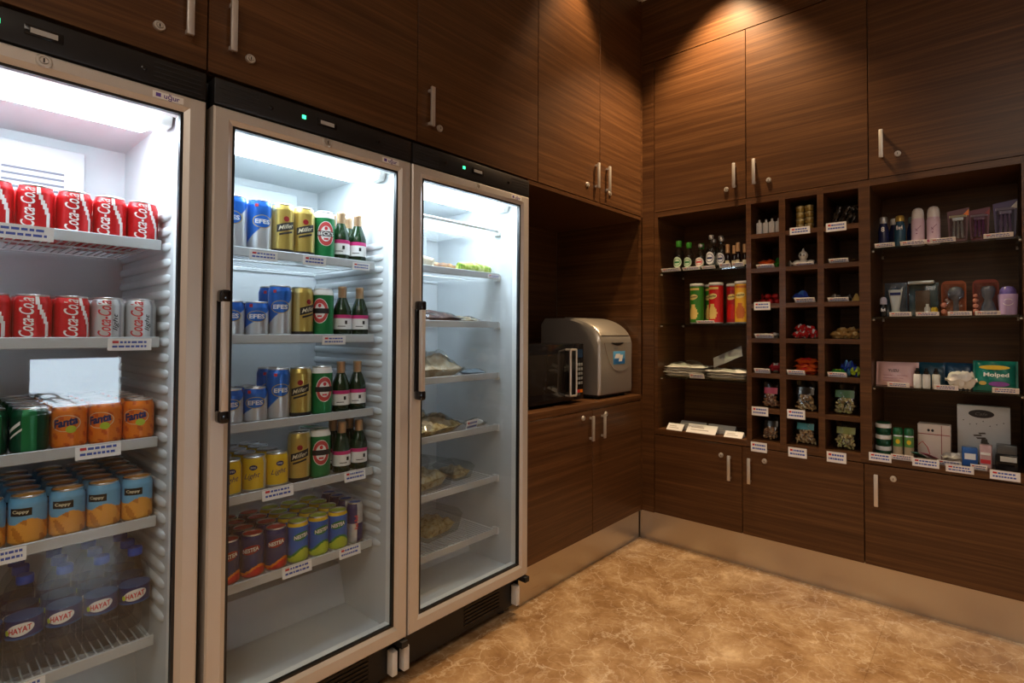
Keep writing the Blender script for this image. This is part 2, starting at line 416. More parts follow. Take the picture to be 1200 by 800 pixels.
# ------------------------------------------------------------------ cabinets
def handle_mb(p, axis, z0, z1):
    # flat bar on two stubs; axis is the way the door faces: 'X' (+X) or 'Y' (-Y)
    mb = MB(); d = .022
    if axis == 'X':
        x, y = p; mb.box(x+d-.006, x+d+.004, y-.008, y+.008, z0, z1, bev=.002)
        for z in (z0+.012, z1-.012): mb.box(x, x+d-.006, y-.005, y+.005, z-.005, z+.005)
    else:
        x, y = p; mb.box(x-.008, x+.008, y-d-.004, y-d+.006, z0, z1, bev=.002)
        for z in (z0+.012, z1-.012): mb.box(x-.005, x+.005, y-d+.006, y, z-.005, z+.005)
    return mb
def lock_mb(p, axis, z):
    mb = MB(); q = Matrix.Rotation(PI/2, 4, 'Y') if axis == 'X' else Matrix.Rotation(PI/2, 4, 'X')
    mb.lathe([(.0125, 0), (.0125, .004), (.011, .007), (.0075, .007), (.0070, .004), (.0062, .004), (.0058, .009), (0.0, .009)], 20, (p[0], p[1], z), xf=q)
    if axis == 'X': mb.box(p[0]+.0088, p[0]+.0094, p[1]-.0012, p[1]+.0012, z-.004, z+.004, 1)
    else: mb.box(p[0]-.0012, p[0]+.0012, p[1]-.0094, p[1]-.0088, z-.004, z+.004, 1)
    return mb
G = .0018
def cabinet(name, label, axis, a0, a1, z0, z1, depth, doors, cat='cabinet', base=False):
    # doors: (from, to, handle pos, lock pos, handle z0, z1, lock z)
    root = thing(name, label, cat, (0, (a0+a1)/2, z0) if axis == 'X' else ((a0+a1)/2, 0, z0))
    off = Vector(root.location)
    def B(mb, n, mm, par):
        o = mb.build(n, mm, par); 
        if par is root: o.location = -off
        return o
    b = MB()
    if axis == 'X': b.box(-depth, -.021, a0+.001, a1-.001, z0+.001, z1-.001)
    else: b.box(a0+.001, a1-.001, .021, depth, z0+.001, z1-.001)
    B(b, 'carcass', WOOD, root)
    for d0, d1, hp, lp, h0, h1, lz in doors:
        dm = MB()
        if axis == 'X': dm.box(-.020, 0, d0+G, d1-G, z0+.001, z1-.001, bev=.0008, seg=1)
        else: dm.box(d0+G, d1-G, 0, .020, z0+.001, z1-.001, bev=.0008, seg=1)
        d = B(dm, 'door', WOOD, root)
        P_ = lambda a: (0, a) if axis == 'X' else (a, 0)
        handle_mb(P_(hp), axis, h0, h1).build('handle', CHROME, d)
        lock_mb(P_(lp), axis, lz).build('lock', [CHROME, INK], d)
    return root
U0, U1 = 1.857, 3.105
HZ = (1.924, 2.060)
cabinet('wall_cabinet', 'dark walnut wall cabinet above the cola fridge, handle at its right edge', 'X', -2.86, -2.233, U0, U1, .62, [(-2.86, -2.233, -2.278, -2.338, 1.924, 2.060, 1.926)])
cabinet('wall_cabinet', 'dark walnut wall cabinet above the middle beer fridge, handle at left', 'X', -2.233, -1.580, U0, U1, .62, [(-2.233, -1.580, -2.179, -2.131, 1.924, 2.062, 1.928)])
cabinet('wall_cabinet', 'dark walnut wall cabinet above the rightmost sandwich fridge', 'X', -1.580, -.928, U0, U1, .62, [(-1.580, -.928, -1.528, -1.482, 1.922, 2.064, 1.932)])
cabinet('wall_cabinet', 'dark walnut wall cabinet with two doors above the microwave alcove', 'X', -.928, -.013, U0, U1, .62,
        [(-.928, -.437, -.476, -.548, 1.922, 2.052, 1.928), (-.437, -.013, -.374, -.345, 1.925, 2.058, 1.924)])
WT = .832
cabinet('base_cabinet', 'dark walnut base cabinet with two doors under the microwave', 'X', -.992, -.013, KH+.002, WT-.034, .62,
        [(-.992, -.497, -.521, -.582, .647, .771, .766), (-.497, -.013, -.418, -.380, .647, .771, .764)])
tag(MB().box(-.62, 0, -.992, -.013, WT-.032, WT, bev=.001).build('worktop', WOOD), 'dark walnut worktop carrying the microwave and silver ice machine', 'worktop')
al = thing('alcove_lining', 'dark walnut lining of the alcove behind the microwave and ice machine', 'panel', (-.3, -.5, WT))
def rel(mb, n, mm, root):
    o = mb.build(n, mm, root); o.location = -Vector(root.location); return o
rel(MB().box(-.642, -.624, -.992, -.013, WT+.001, U0-.002), 'back_panel', WOOD, al)
rel(MB().box(-.622, -.0, -.0105, .0075, WT+.001, U0-.002), 'side_panel', WOOD, al)
rel(MB().box(-.622, -.002, -.992, -.0125, U0-.02, U0-.002), 'top_panel', WOOD, al)

D0, D1 = 1.872, 2.742
cabinet('wall_cabinet', 'dark walnut wall cabinet above the liquor shelf, in the corner', 'Y', .078, .598, D0, D1, .40, [(.078, .598, .543, .497, 1.931, 2.059, 1.934)])
cabinet('wall_cabinet', 'dark walnut wall cabinet above the pigeonhole rack', 'Y', .598, 1.138, D0, D1, .40, [(.598, 1.138, .643, .710, 1.932, 2.061, 1.945)])
cabinet('wall_cabinet', 'dark walnut wall cabinet above the toiletry shelves, at right', 'Y', 1.138, 1.670, D0, D1, .40, [(1.138, 1.670, 1.189, 1.248, 1.953, 2.077, 1.963)])
E0, E1 = KH+.002, .614
cabinet('base_cabinet', 'dark walnut base cabinet below the liquor shelves, in the corner', 'Y', .078, .573, E0, E1, .40, [(.078, .573, .511, .464, .434, .561, .554)])
cabinet('base_cabinet', 'dark walnut base cabinet below the pigeonhole rack', 'Y', .573, 1.110, E0, E1, .40, [(.573, 1.110, .612, .683, .436, .563, .557)])
cabinet('base_cabinet', 'dark walnut base cabinet below the toiletry shelves, at right', 'Y', 1.110, 1.670, E0, E1, .40, [(1.110, 1.670, 1.158, 1.220, .439, .576, .565)])

# open shelving on the back wall
BZ, TZ = .618, 1.870; FZ = .648; OZ = 1.842; DEP = .36
ZL = [1.530, 1.238, .942]
def bay(name, label, x0, x1, p0, p1, shelves, back=True):
    r = thing(name, label, 'shelving', ((x0+x1)/2, 0, BZ))
    for a, b in ((x0-p0, x0), (x1, x1+p1)): rel(MB().box(a+.0004, b-.0004, 0, DEP, BZ, TZ), 'side_panel', WOOD, r)
    rel(MB().box(x0, x1, 0, DEP, BZ, FZ), 'bottom_panel', WOOD, r)
    rel(MB().box(x0, x1, 0, DEP, OZ, TZ), 'top_panel', WOOD, r)
    rel(MB().box(x0, x1, DEP-.014, DEP, FZ, OZ), 'back_panel', WOOD, r)
    for z in shelves:
        g = rel(MB().box(x0+.002, x1-.002, .014, DEP-.016, z-.010, z, bev=.001, seg=1), 'glass_shelf', SHELFGLASS, r)
        for x in (x0+.001, x1-.009):
            for y in (.03, DEP-.05): MB().box(x, x+.008, y, y+.014, z-.017, z-.0105, bev=.001).build('shelf_pin', CHROME, g)
    return r
LX0, LX1 = .100, .597
bay('open_shelf_bay', 'dark walnut open bay with glass shelves holding liquor and crisps', LX0, LX1, .022, .0005, ZL)
RX0, RX1 = 1.143, 1.645
ZR = [1.566, 1.262, .957]
bay('open_shelf_bay', 'dark walnut open bay with glass shelves of toiletries at right', RX0, RX1, .0005, .025, ZR)
CR = thing('pigeonhole_rack', 'dark walnut rack of twenty one small pigeonholes with snacks', 'shelving', (.87, 0, BZ))
CX = [(.598, .622), (.757, .786), (.928, .955), (1.098, 1.142)]
CZT = [1.684, 1.511, 1.334, 1.162, .988, .814]
for a, b in CX: rel(MB().box(a, b, 0, DEP, BZ, TZ), 'divider', WOOD, CR)
rel(MB().box(CX[0][1], CX[3][0], DEP-.014, DEP, FZ, OZ), 'back_panel', WOOD, CR)
for i in range(3):
    a, b = CX[i][1], CX[i+1][0]
    rel(MB().box(a, b, 0, DEP, BZ, FZ+.006), 'bottom_panel', WOOD, CR); rel(MB().box(a, b, 0, DEP, OZ-.003, TZ), 'top_panel', WOOD, CR)
    for z in CZT: rel(MB().box(a, b, .001, DEP-.015, z-.022, z), 'shelf', WOOD, CR)

# ------------------------------------------------------------------ fridges
FW = .598
def fridge(yc, label, levels, ribs=True, top_wire=None, hinge_right=False):
    r = thing('display_fridge', label, 'fridge', (0, yc, 0)); h = FW/2
    y0, y1 = -h, h; zt, zb = 1.7606, .1747
    XB = -.56
    sh = MB().box(XB, -.012, y0, y0+.010, .14, 1.83).box(XB, -.012, y1-.010, y1, .14, 1.83).box(XB, XB+.012, y0+.010, y1-.010, .14, 1.83)
    sh.box(XB+.012, -.012, y0+.010, y1-.010, .14, .165).box(XB+.012, -.012, y0+.010, y1-.010, 1.80, 1.83)
    sh.build('outer_shell', DARKSHELL, r)
    # liner: walls, ceiling, floor, compressor hump and moulded shelf runners
    iy0, iy1, iz0, iz1, ix = y0+.046, y1-.046, .205, 1.735, XB+.05
    ln = MB()
    ln.box(XB+.014, -.0125, y0+.011, iy0, .166, 1.799).box(XB+.014, -.0125, iy1, y1-.011, .166, 1.799)
    ln.box(XB+.014, ix, iy0, iy1, .166, 1.799).box(ix, -.0125, iy0, iy1, .166, iz0).box(ix, -.0125, iy0, iy1, iz1, 1.799)
    ln.prism([(ix, iz0), (-.27, iz0), (-.31, iz0+.13), (ix, iz0+.13)], 'Y', iy0, iy1)
    liner = ln.build('liner', LINER, r)
    if ribs:
        z = .47
        while z < 1.50:
            for s_, yy in ((1, iy0), (-1, iy1)):
                rb = MB(); n = 8; prof = []
                for k in range(n+1):
                    t = PI*k/n; prof.append((yy+s_*.007*math.sin(t)**.7 if 0 < k < n else yy, z-.012*math.cos(t)))
                xs = [ix, -.075, -.060, -.050]; sc = [1, 1, .72, 0.05]; vs = []; fs = []
                for x, q in zip(xs, sc):
                    for (py, pz) in prof: vs.append((x, yy+(py-yy)*q, z+(pz-z)*(.5+.5*q)))
                for i in range(3):
                    for k in range(n): a = i*(n+1)+k; fs.append((a, a+1, a+n+2, a+n+1))
                if rb.add(vs, fs, 0, True): rb.build('shelf_runner', LINER, liner)
            z += .0405
    # evaporator cover with vents on the back wall
    ev = MB().box(ix, ix+.045, iy0+.04, iy1-.10, 1.46, 1.70, bev=.008)
    for yy in (iy0+.08, iy0+.235):
        for k in range(5): ev.box(ix+.0445, ix+.0462, yy, yy+.125, 1.555+k*.017, 1.561+k*.017, 1)
    ev.build('evaporator_cover', [LINER, GREYL], r)
    # lamp: diffuser strip behind the header
    lm = MB().prism([(-.030, 1.733), (-.215, 1.733), (-.210, 1.722), (-.105, 1.706), (-.045, 1.708)], 'Y', iy0+.03, iy1-.03)
    lamp = lm.build('lamp_diffuser', TUBE, r)
    for ya, yb in ((iy0+.006, iy0+.0295), (iy1-.0295, iy1-.006)): MB().prism([(-.027, 1.734), (-.130, 1.734), (-.124, 1.712), (-.085, 1.701), (-.040, 1.703)], 'Y', ya, yb).build('lamp_end_cap', WHITE, lamp)
    # header
    hd = MB().box(-.011, .040, y0+.001, y1-.001, 1.765, 1.832, bev=.003).build('header_panel', BLACK, r)
    for s_ in (y0+.012, y1-.11):
        gv = MB()
        for k in range(5): gv.box(.0395, .0412, s_, s_+.098, 1.775+k*.011, 1.7765+k*.011)
        gv.build('header_vent', DARKSHELL, hd)
    MB().box(.0402, .0425, -.075, -.064, 1.795, 1.806, bev=.001).build('indicator_lamp', LED, hd)
    dp = MB().box(.0402, .0428, -.030, .030, 1.791, 1.812, 0, bev=.001).box(.0426, .0432, -.021, .021, 1.796, 1.807, 1)
    dp.build('temperature_display', [BLACKG, LCD], hd)
    for yy in (-.16, .17): MB().lathe([(.006, 0), (.006, .002), (.004, .003), (0., .003)], 14, (.0400, yy, 1.797), xf=Matrix.Rotation(PI/2, 4, 'Y')).build('header_button', BLACKG, hd)
    # door
    gy0, gy1, gz0, gz1 = y0+.047, y1-.047, .224, 1.722
    fr = MB()
    P = [(y0+.001, zb), (y1-.001, zb), (y1-.001, zt), (y0+.001, zt)]; Q = [(gy0, gz0), (gy1, gz0), (gy1, gz1), (gy0, gz1)]
    e = .004
    P2 = [(y0+.001+e, zb+e), (y1-.001-e, zb+e), (y1-.001-e, zt-e), (y0+.001+e, zt-e)]
    Q2 = [(gy0-.012, gz0-.012), (gy1+.012, gz0-.012), (gy1+.012, gz1+.012), (gy0-.012, gz1+.012)]
    vs = [(-.010, *p) for p in P]+[(.040-e, *p) for p in P]+[(.040, *p) for p in P2]+[(.040, *q) for q in Q2]+[(.033, *q) for q in Q]+[(-.010, *q) for q in Q]
    fs = []
    for a in range(6):
        b = (a+1) % 6
        for k in range(4): k2 = (k+1) % 4; fs.append((a*4+k, a*4+k2, b*4+k2, b*4+k))
    door = fr.add(vs, fs).build('door', ALU, r)
    gk = MB(); t = .0065
    for a in ((gy0, gy0+t, gz0, gz1), (gy1-t, gy1, gz0, gz1), (gy0+t, gy1-t, gz0, gz0+t), (gy0+t, gy1-t, gz1-t, gz1)): gk.box(.018, .0325, *a)
    gk.build('gasket', BLACK, door)
    lg = MB()
    for a in ((gy0-.001, gy0+.004, gz0, gz1), (gy1-.004, gy1+.001, gz0, gz1), (gy0+.004, gy1-.004, gz0-.001, gz0+.004), (gy0+.004, gy1-.004, gz1-.004, gz1+.001)): lg.box(-.0095, .0175, *a)
    lg.build('door_lining', WHITE, door)
    MB().box(.022, .027, gy0+t, gy1-t, gz0+t, gz1-t).build('glass_pane', DOORGLASS, door)
    hy = y0+.024
    hb = MB(); hb.box(.062, .078, hy-.0085, hy+.0085, .985, 1.265, 0, bev=.003)
    for za, zb_ in ((.958, .990), (1.260, 1.292)):
        hb.box(.0402, .080, hy-.011, hy+.011, za, zb_, 1, bev=.006)
    hb.box(.0402, .0445, hy-.010, hy+.010, .985, 1.265, 1)
    hb.build('handle', [ALU, BLACKG], door)
    lk = MB().lathe([(.0135, 0), (.0135, .003), (.0115, .006), (.008, .006), (.0075, .003), (.0065, .003), (.006, .0075), (0, .0075)], 20, (.0400, 0, 1.745), xf=Matrix.Rotation(PI/2, 4, 'Y'))
    lk.box(.0472, .0479, -.0013, .0013, 1.7405, 1.7495, 1).build('lock', [CHROME, INK], door)
    bd = MB().box(.0402, .0412, y1-.112, y1-.050, 1.737, 1.752, 0)
    bd.quad((.0415, y1-.106, 1.740), (0, .010, 0), (0, 0, .009), 1)
    txt_flat(bd, 'uğur', (.0416, y1-.074, 1.744), (0, 1, 0), (0, 0, 1), .032, mi=1, bold=.02)
    bd.build('badge', [INKW, BADGEP], door)
    # plinth grille and feet
    kp = MB().box(-.060, -.030, y0+.02, y1-.02, .030, .150)
    kp.build('plinth', BLACK, r)
    kg = MB()
    for k in range(6): kg.box(-.0300, -.0265, y1-.29, y1-.10, .052+k*.014, .058+k*.014)
    kg.build('plinth_grille', BLACKG, r)
    for yy in (y0+.05, y1-.05):
        for xx in (-.05, XB+.06): MB().lathe([(.018, 0), (.018, .012), (.008, .014), (.008, .139)], 12, (xx-.022, yy, 0)).build('foot', BLACK, r)
    MB().box(-.028, .004, y1-.030, y1-.010, .040, .120, 0, bev=.002).build('hinge_cover', WHITE, r)
    MB().box(-.028, .002, y0+.012, y0+.034, .036, .118, 0, bev=.002).build('hinge_cover', WHITE, r)
    MB().box(-.028, .052, y1-.028, y1-.002, .148, .170, bev=.003).build('hinge', BLACK, r)
    # wire shelves
    for z in levels+([top_wire] if top_wire else []):
        sy0, sy1 = iy0+.016, iy1-.016; xf_ = -.085; xb = ix+.012; wz = z-.0105
        wm = MB(); n = 30
        for k in range(n): wm.tube([(xb, sy0+(sy1-sy0)*(k+.5)/n, wz), (xf_-.006, sy0+(sy1-sy0)*(k+.5)/n, wz)], .0018, 6)
        for xx in (xb, (xb+xf_)/2, xf_-.016): wm.tube([(xx, sy0, wz-.0045), (xx, sy1, wz-.0045)], .0028, 6)
        for yy in (sy0, sy1): wm.tube([(xb, yy, wz-.003), (xf_-.008, yy, wz-.003)], .003, 6)
        w_ = wm.build('wire_shelf', WIRE, r)
        if z != top_wire:
            MB().box(xf_-.002, xf_+.005, sy0-.004, sy1+.004, z-.027, z-.001, bev=.0015, seg=1).build('price_rail', RAIL, w_)
        else:
            MB().tube([(xf_-.004, sy0, z-.012), (xf_-.004, sy1, z-.012)], .006, 8).build('front_bar', WIRE, w_)
        if not ribs:
            for yy in (sy0-.016, sy1+.002): MB().box(xf_-.03, xf_, yy, yy+.014, z-.034, z-.004, bev=.003).build('shelf_clip', WHITE, w_)
    return r
Y1, Y2, Y3 = -2.5445, -1.931, -1.328
Z1 = [1.420, 1.174, .923, .724, .428]
Z2 = [1.428, 1.180, .930, .730, .486]
Z3 = [1.440, 1.233, 1.017, .796, .580, .357]
fridge(Y1, 'leftmost silver framed glass door fridge full of cola, juice and water', Z1)
fridge(Y2, 'middle silver framed glass door fridge full of beer cans and wine', Z2)
fridge(Y3, 'rightmost silver framed glass door fridge holding sandwiches and salads', Z3, ribs=False, top_wire=1.637)
# ------------------------------------------------------------------ drinks: kinds
def can_parts(root, r, h, mats, mf, neck=.012, tall=False):
    b = MB(); rr = r-.0055; zs = [(.0, rr-.004), (.0015, rr-.001), (.006, r-.001), (.009, r)]
    prof = [(a, z) for z, a in zs]; n = 34
    for k in range(1, n): prof.append((r, .009+(h-neck-.009-.006)*k/n))
    prof += [(r, h-neck-.006), (r-.0012, h-neck-.002), (r-.0045, h-.004)]
    b.lathe(prof, 56, mf=mf); b.build('body', mats, root)
    l = MB().lathe([(r-.0046, h-.005), (r-.0036, h-.0035), (r-.0036, h-.001), (r-.0046, h), (r-.0058, h-.001), (r-.0062, h-.005), (r-.0075, h-.0055), (.0, h-.0055)], 28)
    l.box(-.004, .012, -.0065, .0065, h-.0054, h-.0044, bev=.0004)
    l.build('lid', TIN, root)
def new_kind(name, cat): return thing(name, None, cat, (0, 0, -5))
SR, SH, TH = .0325, .103, .155      # small and tall cans
def k_cola(light=False):
    t = new_kind('drink_can', 'can')
    def mf(a, z):
        c = .95+.30*math.sin(z*42+.6)
        return 1 if abs(a-c) < .10*(1.4-abs(z/SH-.5)) or abs(a+PI*.72-.25*math.sin(z*42)) < .10 else 0
    if light: can_parts(t, SR, SH, [SILVER, GREYS], lambda a, z: 1 if abs(a-1.15) < .10 or abs(a+1.5) < .08 else 0)
    else: can_parts(t, SR, SH, [RED, INKW], mf)
    m = MB()
    for th in (.10, PI): txt_round(m, 'Coca-Cola', SR, SH*.50, th, .088, .026, vert=True, shear=.35, bold=.012)
    m.build('lettering', INKR if light else INKW, t)
    if light:
        q = MB(); txt_round(q, 'light', SR, SH*.42, .80, .042, .013, vert=True, shear=.3, bold=.01); q.build('light_lettering', INK, t)
    return Kind(t)
def k_orange():
    t = new_kind('drink_can', 'can'); can_parts(t, SR, SH, [ORANGE, mat('deep_orange_print', (.60, .10, .005), .3, .15)], lambda a, z: 1 if math.sin(a*7+z*90)*math.sin(z*150) > .55 else 0)
    for th in (0., PI):
        r_ = MB(); patch_round(r_, SR, th, .060, .0275, .019, inner=.94, nr=1, off=.0003); r_.build('oval_outline', CREAM, t)
        d = MB(); patch_round(d, SR, th+.30, .046, .0095, .0085, off=.0005); d.build('fruit_disc', LIME, t)
        m = MB(); txt_round(m, 'Fanta', SR, .063, th, .044, .020, bold=.045, slant=.22, off=.0007); m.build('lettering', NAVY, t)
    return Kind(t)
def k_green():
    t = new_kind('drink_can', 'can'); can_parts(t, SR, SH, [DGREEN, GREEN], lambda a, z: 1 if abs(a-.5) < .35 else 0)
    m = MB(); patch_round(m, SR, -.35, .060, .013, .004, slant=.8, shape='rect', n=8); patch_round(m, SR, -.25, .046, .013, .0025, slant=.8, shape='rect', n=8); m.build('white_stripe', INKW, t)
    return Kind(t)
def k_juice():
    t = new_kind('juice_can', 'can')
    def mf(a, z):
        e = .052+.006*math.sin(a*3)
        if z > e: return 0
        return 2 if math.sin(a*5+1+z*60)*math.sin(z*75+a) > .45 else 1
    can_parts(t, SR, SH+.004, [SKYB, PEACH, mat('juice_fruit_print', (.55, .20, .02), .35)], mf)
    for th in (0., PI):
        m = MB(); patch_round(m, SR, th, .074, .019, .0085, shape='rect', n=12); b = m.build('name_panel', BLACKG, t)
        q = MB(); txt_round(q, 'Cappy', SR, .074, th, .028, .009, bold=.02, off=.0010); q.build('lettering', CREAM, b)
    return Kind(t)
def k_water():
    t = new_kind('water_bottle', 'bottle'); r = .032
    prof = [(.024, 0), (.030, .003), (r, .012)]
    for k in range(5): z = .018+k*.012; prof += [(r, z), (r-.002, z+.004), (r, z+.008)]
    prof += [(r, .085), (r, .135), (r-.002, .139), (r, .143), (r-.003, .160), (.024, .178), (.0145, .193), (.0125, .198), (.0125, .206)]
    MB().lathe(prof, 28).build('bottle', CLEAR, t)
    MB().lathe([(.0145, .203), (.0152, .204), (.0152, .219), (.0140, .2215), (0, .2215)], 24).build('cap', CAPBLUE, t)
    l = MB().lathe([(r+.0006, .092), (r+.0006, .096), (r+.0006, .100), (r+.0006, .132)], 40, mf=lambda a, z: 1 if z < .098 else 0)
    lb = l.build('label', [NAVY, mat('mid_blue_print', (.02, .10, .32), .35)], t)
    for th in (0., PI):
        o = MB(); patch_round(o, r+.0006, th, .113, .024, .0135, slant=.12); o.build('oval', INKW, lb)
        x = MB(); txt_round(x, 'HAYAT', r+.0006, .113, th, .038, .0125, bold=.03, slant=.15, off=.0010); x.build('lettering', INKR, lb)
        y = MB(); patch_round(y, r+.0006, th-.72, .108, .004, .006, off=.0008); y.build('leaf_mark', LIME, lb)
    return Kind(t)
def k_bluebeer(tall):
    t = new_kind('beer_can', 'can'); h = TH if tall else SH
    def mf(a, z):
        zz = z/h
        return 1 if zz < .46+.22*a or zz < .10 else 0
    can_parts(t, SR, h, [BLUE, SILVER], mf)
    zc = h*.58; q = .026
    for th in (.15, PI+.3):
        o = MB(); patch_round(o, SR, th, zc, q, .0175 if tall else .015, off=.0004); ov = o.build('oval', NAVY if False else BLUE, t)
        y = MB(); patch_round(y, SR, th, zc, q+.0015, .0195 if tall else .0165, inner=.90, nr=1, off=.0005); y.build('yellow_outline', GOLD, ov)
        m = MB(); txt_round(m, 'EFES', SR, zc, th, .040, .013, bold=.03, off=.0010); m.build('lettering', INKW, t)
    s_ = MB(); patch_round(s_, SR, -.35, h*.88, .0045, .0045, shape='rect', n=4); s_.build('red_seal', INKR, t)
    return Kind(t)
def k_gold():
    t = new_kind('beer_can', 'can')
    can_parts(t, SR, TH, [GOLD, INK, mat('pale_gold_print', (.66, .54, .22), .28, .6)], lambda a, z: 1 if z < .016 else (2 if abs(math.sin(a*1.5)) > .93 else 0))
    for th in (0.1, PI):
        o = MB(); patch_round(o, SR, th, TH*.55, .027, .0115, slant=.28, shape='rect', n=14, off=.0004); bn = o.build('banner', INK, t)
        m = MB(); txt_round(m, 'Miller', SR, TH*.55, th, .044, .013, bold=.01, shear=.3, slant=.28, off=.0010); m.build('lettering', CREAM, bn)
        e = MB(); patch_round(e, SR, th, TH*.70, .008, .008, off=.0004); e.build('crest', DRED, t)
        f = MB(); patch_round(f, SR, th, TH*.425, .020, .003, slant=.28, shape='rect', n=10, off=.0004); f.build('banner_line', INK, t)
    return Kind(t)
def k_green_beer():
    t = new_kind('beer_can', 'can'); can_parts(t, SR, TH, [GREEN, INKW], lambda a, z: 1 if z > TH-.021 else 0)
    for th in (.1, PI):
        o = MB(); patch_round(o, SR, th, TH*.53, .0265, .040, off=.0004); ov = o.build('oval', INKW, t)
        e = MB(); patch_round(e, SR, th, TH*.53, .0245, .038, inner=.66, nr=2, off=.0007); e.build('red_ring', mat('soft_red_print', (.55, .06, .06), .35), ov)
        p = MB(); patch_round(p, SR, th, TH*.53, .0285, .0082, shape='rect', n=14, off=.0010); pn = p.build('name_band', INK, ov)
        m = MB(); txt_round(m, "BECK'S", SR, TH*.53, th, .050, .0115, bold=.02, off=.0016); m.build('lettering', INKW, pn)
        s_ = MB(); patch_round(s_, SR, th, TH*.64, .005, .006, off=.0008); patch_round(s_, SR, th, TH*.42, .007, .003, off=.0008, shape='rect', n=6); s_.build('crest', INKR, ov)
    return Kind(t)
def k_yellow():
    t = new_kind('beer_can', 'can'); can_parts(t, SR, SH, [YELLOW, SILVER], lambda a, z: 1 if (z < .012 or abs(a-1.35) < .22 or abs(a+2.1) < .22) else 0)
    for th in (.1, PI):
        o = MB(); patch_round(o, SR, th+.1, .073, .0105, .0075, off=.0004); ov = o.build('oval', NAVY, t)
        x = MB(); txt_round(x, 'EFES', SR, .073, th+.1, .013, .005, off=.001); x.build('oval_lettering', INKW, ov)
        m = MB(); txt_round(m, 'Light', SR, .048, th, .042, .019, shear=.35, bold=.0, slant=.12, off=.0010); m.build('lettering', NAVY, t)
    return Kind(t)
def k_tea(lemon):
    t = new_kind('iced_tea_can', 'can'); r, h = .0315, .124
    def mf(a, z):
        zz = z/h
        if lemon: return 1 if zz > .90 else (2 if zz < .24+.10*math.sin(a*2+1) else (3 if zz < .30+.1*math.sin(a*2+1) else 0))
        return 1 if zz > .93 else (2 if zz < .16+.08*math.sin(a*2) else (3 if zz < .22+.08*math.sin(a*2) else 0))
    can_parts(t, r, h, [BLUE if lemon else NAVY, YELLOW if lemon else RED, LIME if lemon else RED, GREEN if lemon else ORANGE], mf)
    for th in (.0, PI):
        o = MB(); patch_round(o, r, th, h*.66, .0245, .0125, slant=.18, off=.0004); ov = o.build('oval', GREEN if lemon else DRED, t)
        m = MB(); txt_round(m, 'NESTEA', r, h*.66, th, .042, .012, bold=.03, slant=.18, off=.0010); m.build('lettering', INKW, ov)
    return Kind(t)
def k_energy():
    t = new_kind('energy_drink_can', 'can'); r, h = .0265, .134
    can_parts(t, r, h, [NAVY, SILVER, BLUE], lambda a, z: (1 if (z > h*.5) == (a > 0) else 0) if abs(a) < 1.6 else (1 if (z > h*.5) else 2))
    m = MB(); txt_round(m, 'Red Bull', r, h*.52, -.1, .046, .011, vert=True, bold=.02, off=.001); m.build('lettering', INKR, t)
    return Kind(t)
def k_wine():
    t = new_kind('wine_bottle', 'bottle'); r = .0285; H = .165
    MB().lathe([(.022, 0), (.027, .003), (r, .010), (r, .084), (r-.003, .096), (.0175, .118), (.0135, .128), (.0125, .136), (.0125, .160), (.0, .160)], 28).build('bottle', WINEG, t)
    MB().lathe([(.0132, .128), (.0135, .130), (.0132, .158), (.0138, .159), (.0138, .165), (.0125, .1665), (0, .1665)], 24).build('capsule', FOILC, t)
    lb = MB(); lb.lathe([(r+.0005, .024), (r+.0005, .060), (r+.0005, .0602), (r+.0005, .072)], 36, mf=lambda a, z: 1 if z > .0601 else 0)
    lab = lb.build('label', [INKW, PINK], t)
    e = MB(); patch_round(e, r+.0005, .25, .047, .004, .006, shape='rect', n=4); patch_round(e, r+.0005, -.25, .034, .012, .0012, shape='rect', n=6); e.build('label_print', INK, lab)
    return Kind(t)

FR = {1: 'left fridge', 2: 'middle fridge', 3: 'right fridge'}
SHN = {1: 'top', 2: 'second', 3: 'third', 4: 'fourth', 5: 'bottom'}
WIREZ = -.0085
def rows(kind, desc, fr, sh, ys, x0, dx, depth, group, z, jit=.25, face=-.45, names=None, skip=()):
    n = len(ys)
    for d in range(depth):
        for i, y in enumerate(ys):
            if (d, i) in skip: continue
            if n == 1: pos = ''
            elif n == 2: pos = ('left column, ', 'right column, ')[i]
            else: pos = (names or ORD)[i]+' column, '
            lab = f"{desc}, {ROW[d]}, {pos}{SHN[sh]} shelf, {FR[fr]}"
            kind.place((x0-dx*d, y, z+WIREZ), face+random.uniform(-jit, jit), lab, group)
KC = k_cola(); KL = k_cola(True); KO = k_orange(); KG = k_green(); KJ = k_juice(); KW = k_water()
KB = k_bluebeer(False); KBT = k_bluebeer(True); KM = k_gold(); KGB = k_green_beer(); KY = k_yellow(); KTP = k_tea(False); KTL = k_tea(True); KE = k_energy(); KWI = k_wine()
XF = -.124; DX = .068
# left fridge; unseen rear cola and soda rows added to keep light off liner
rows(KC, 'red cola can', 1, 1, [-2.600, -2.533, -2.4665, -2.400, -2.3345], XF, DX, 5, 'red cola cans on the top shelf', Z1[0])
rows(KC, 'red cola can', 1, 2, [-2.600, -2.533, -2.4665], XF, DX, 5, 'red cola cans on the second shelf', Z1[1])
rows(KL, 'silver light cola can', 1, 2, [-2.400, -2.3345], XF, DX, 5, 'silver light cola cans', Z1[1])
rows(KG, 'dark green soda can', 1, 3, [-2.601, -2.5335], XF, DX, 5, 'dark green soda cans', Z1[2])
rows(KO, 'orange soda can', 1, 3, [-2.4665, -2.400, -2.3345], XF, DX, 5, 'orange soda cans', Z1[2], jit=.15)
rows(KJ, 'blue and orange juice can', 1, 4, [-2.600, -2.533, -2.4665, -2.400, -2.3345], XF, DX, 5, 'blue and orange juice cans', Z1[3], jit=.15)
rows(KW, 'clear water bottle with blue cap', 1, 5, [-2.600, -2.534, -2.467, -2.400, -2.334], XF-.006, .072, 3, 'clear water bottles', Z1[4], jit=.2, face=-.2)
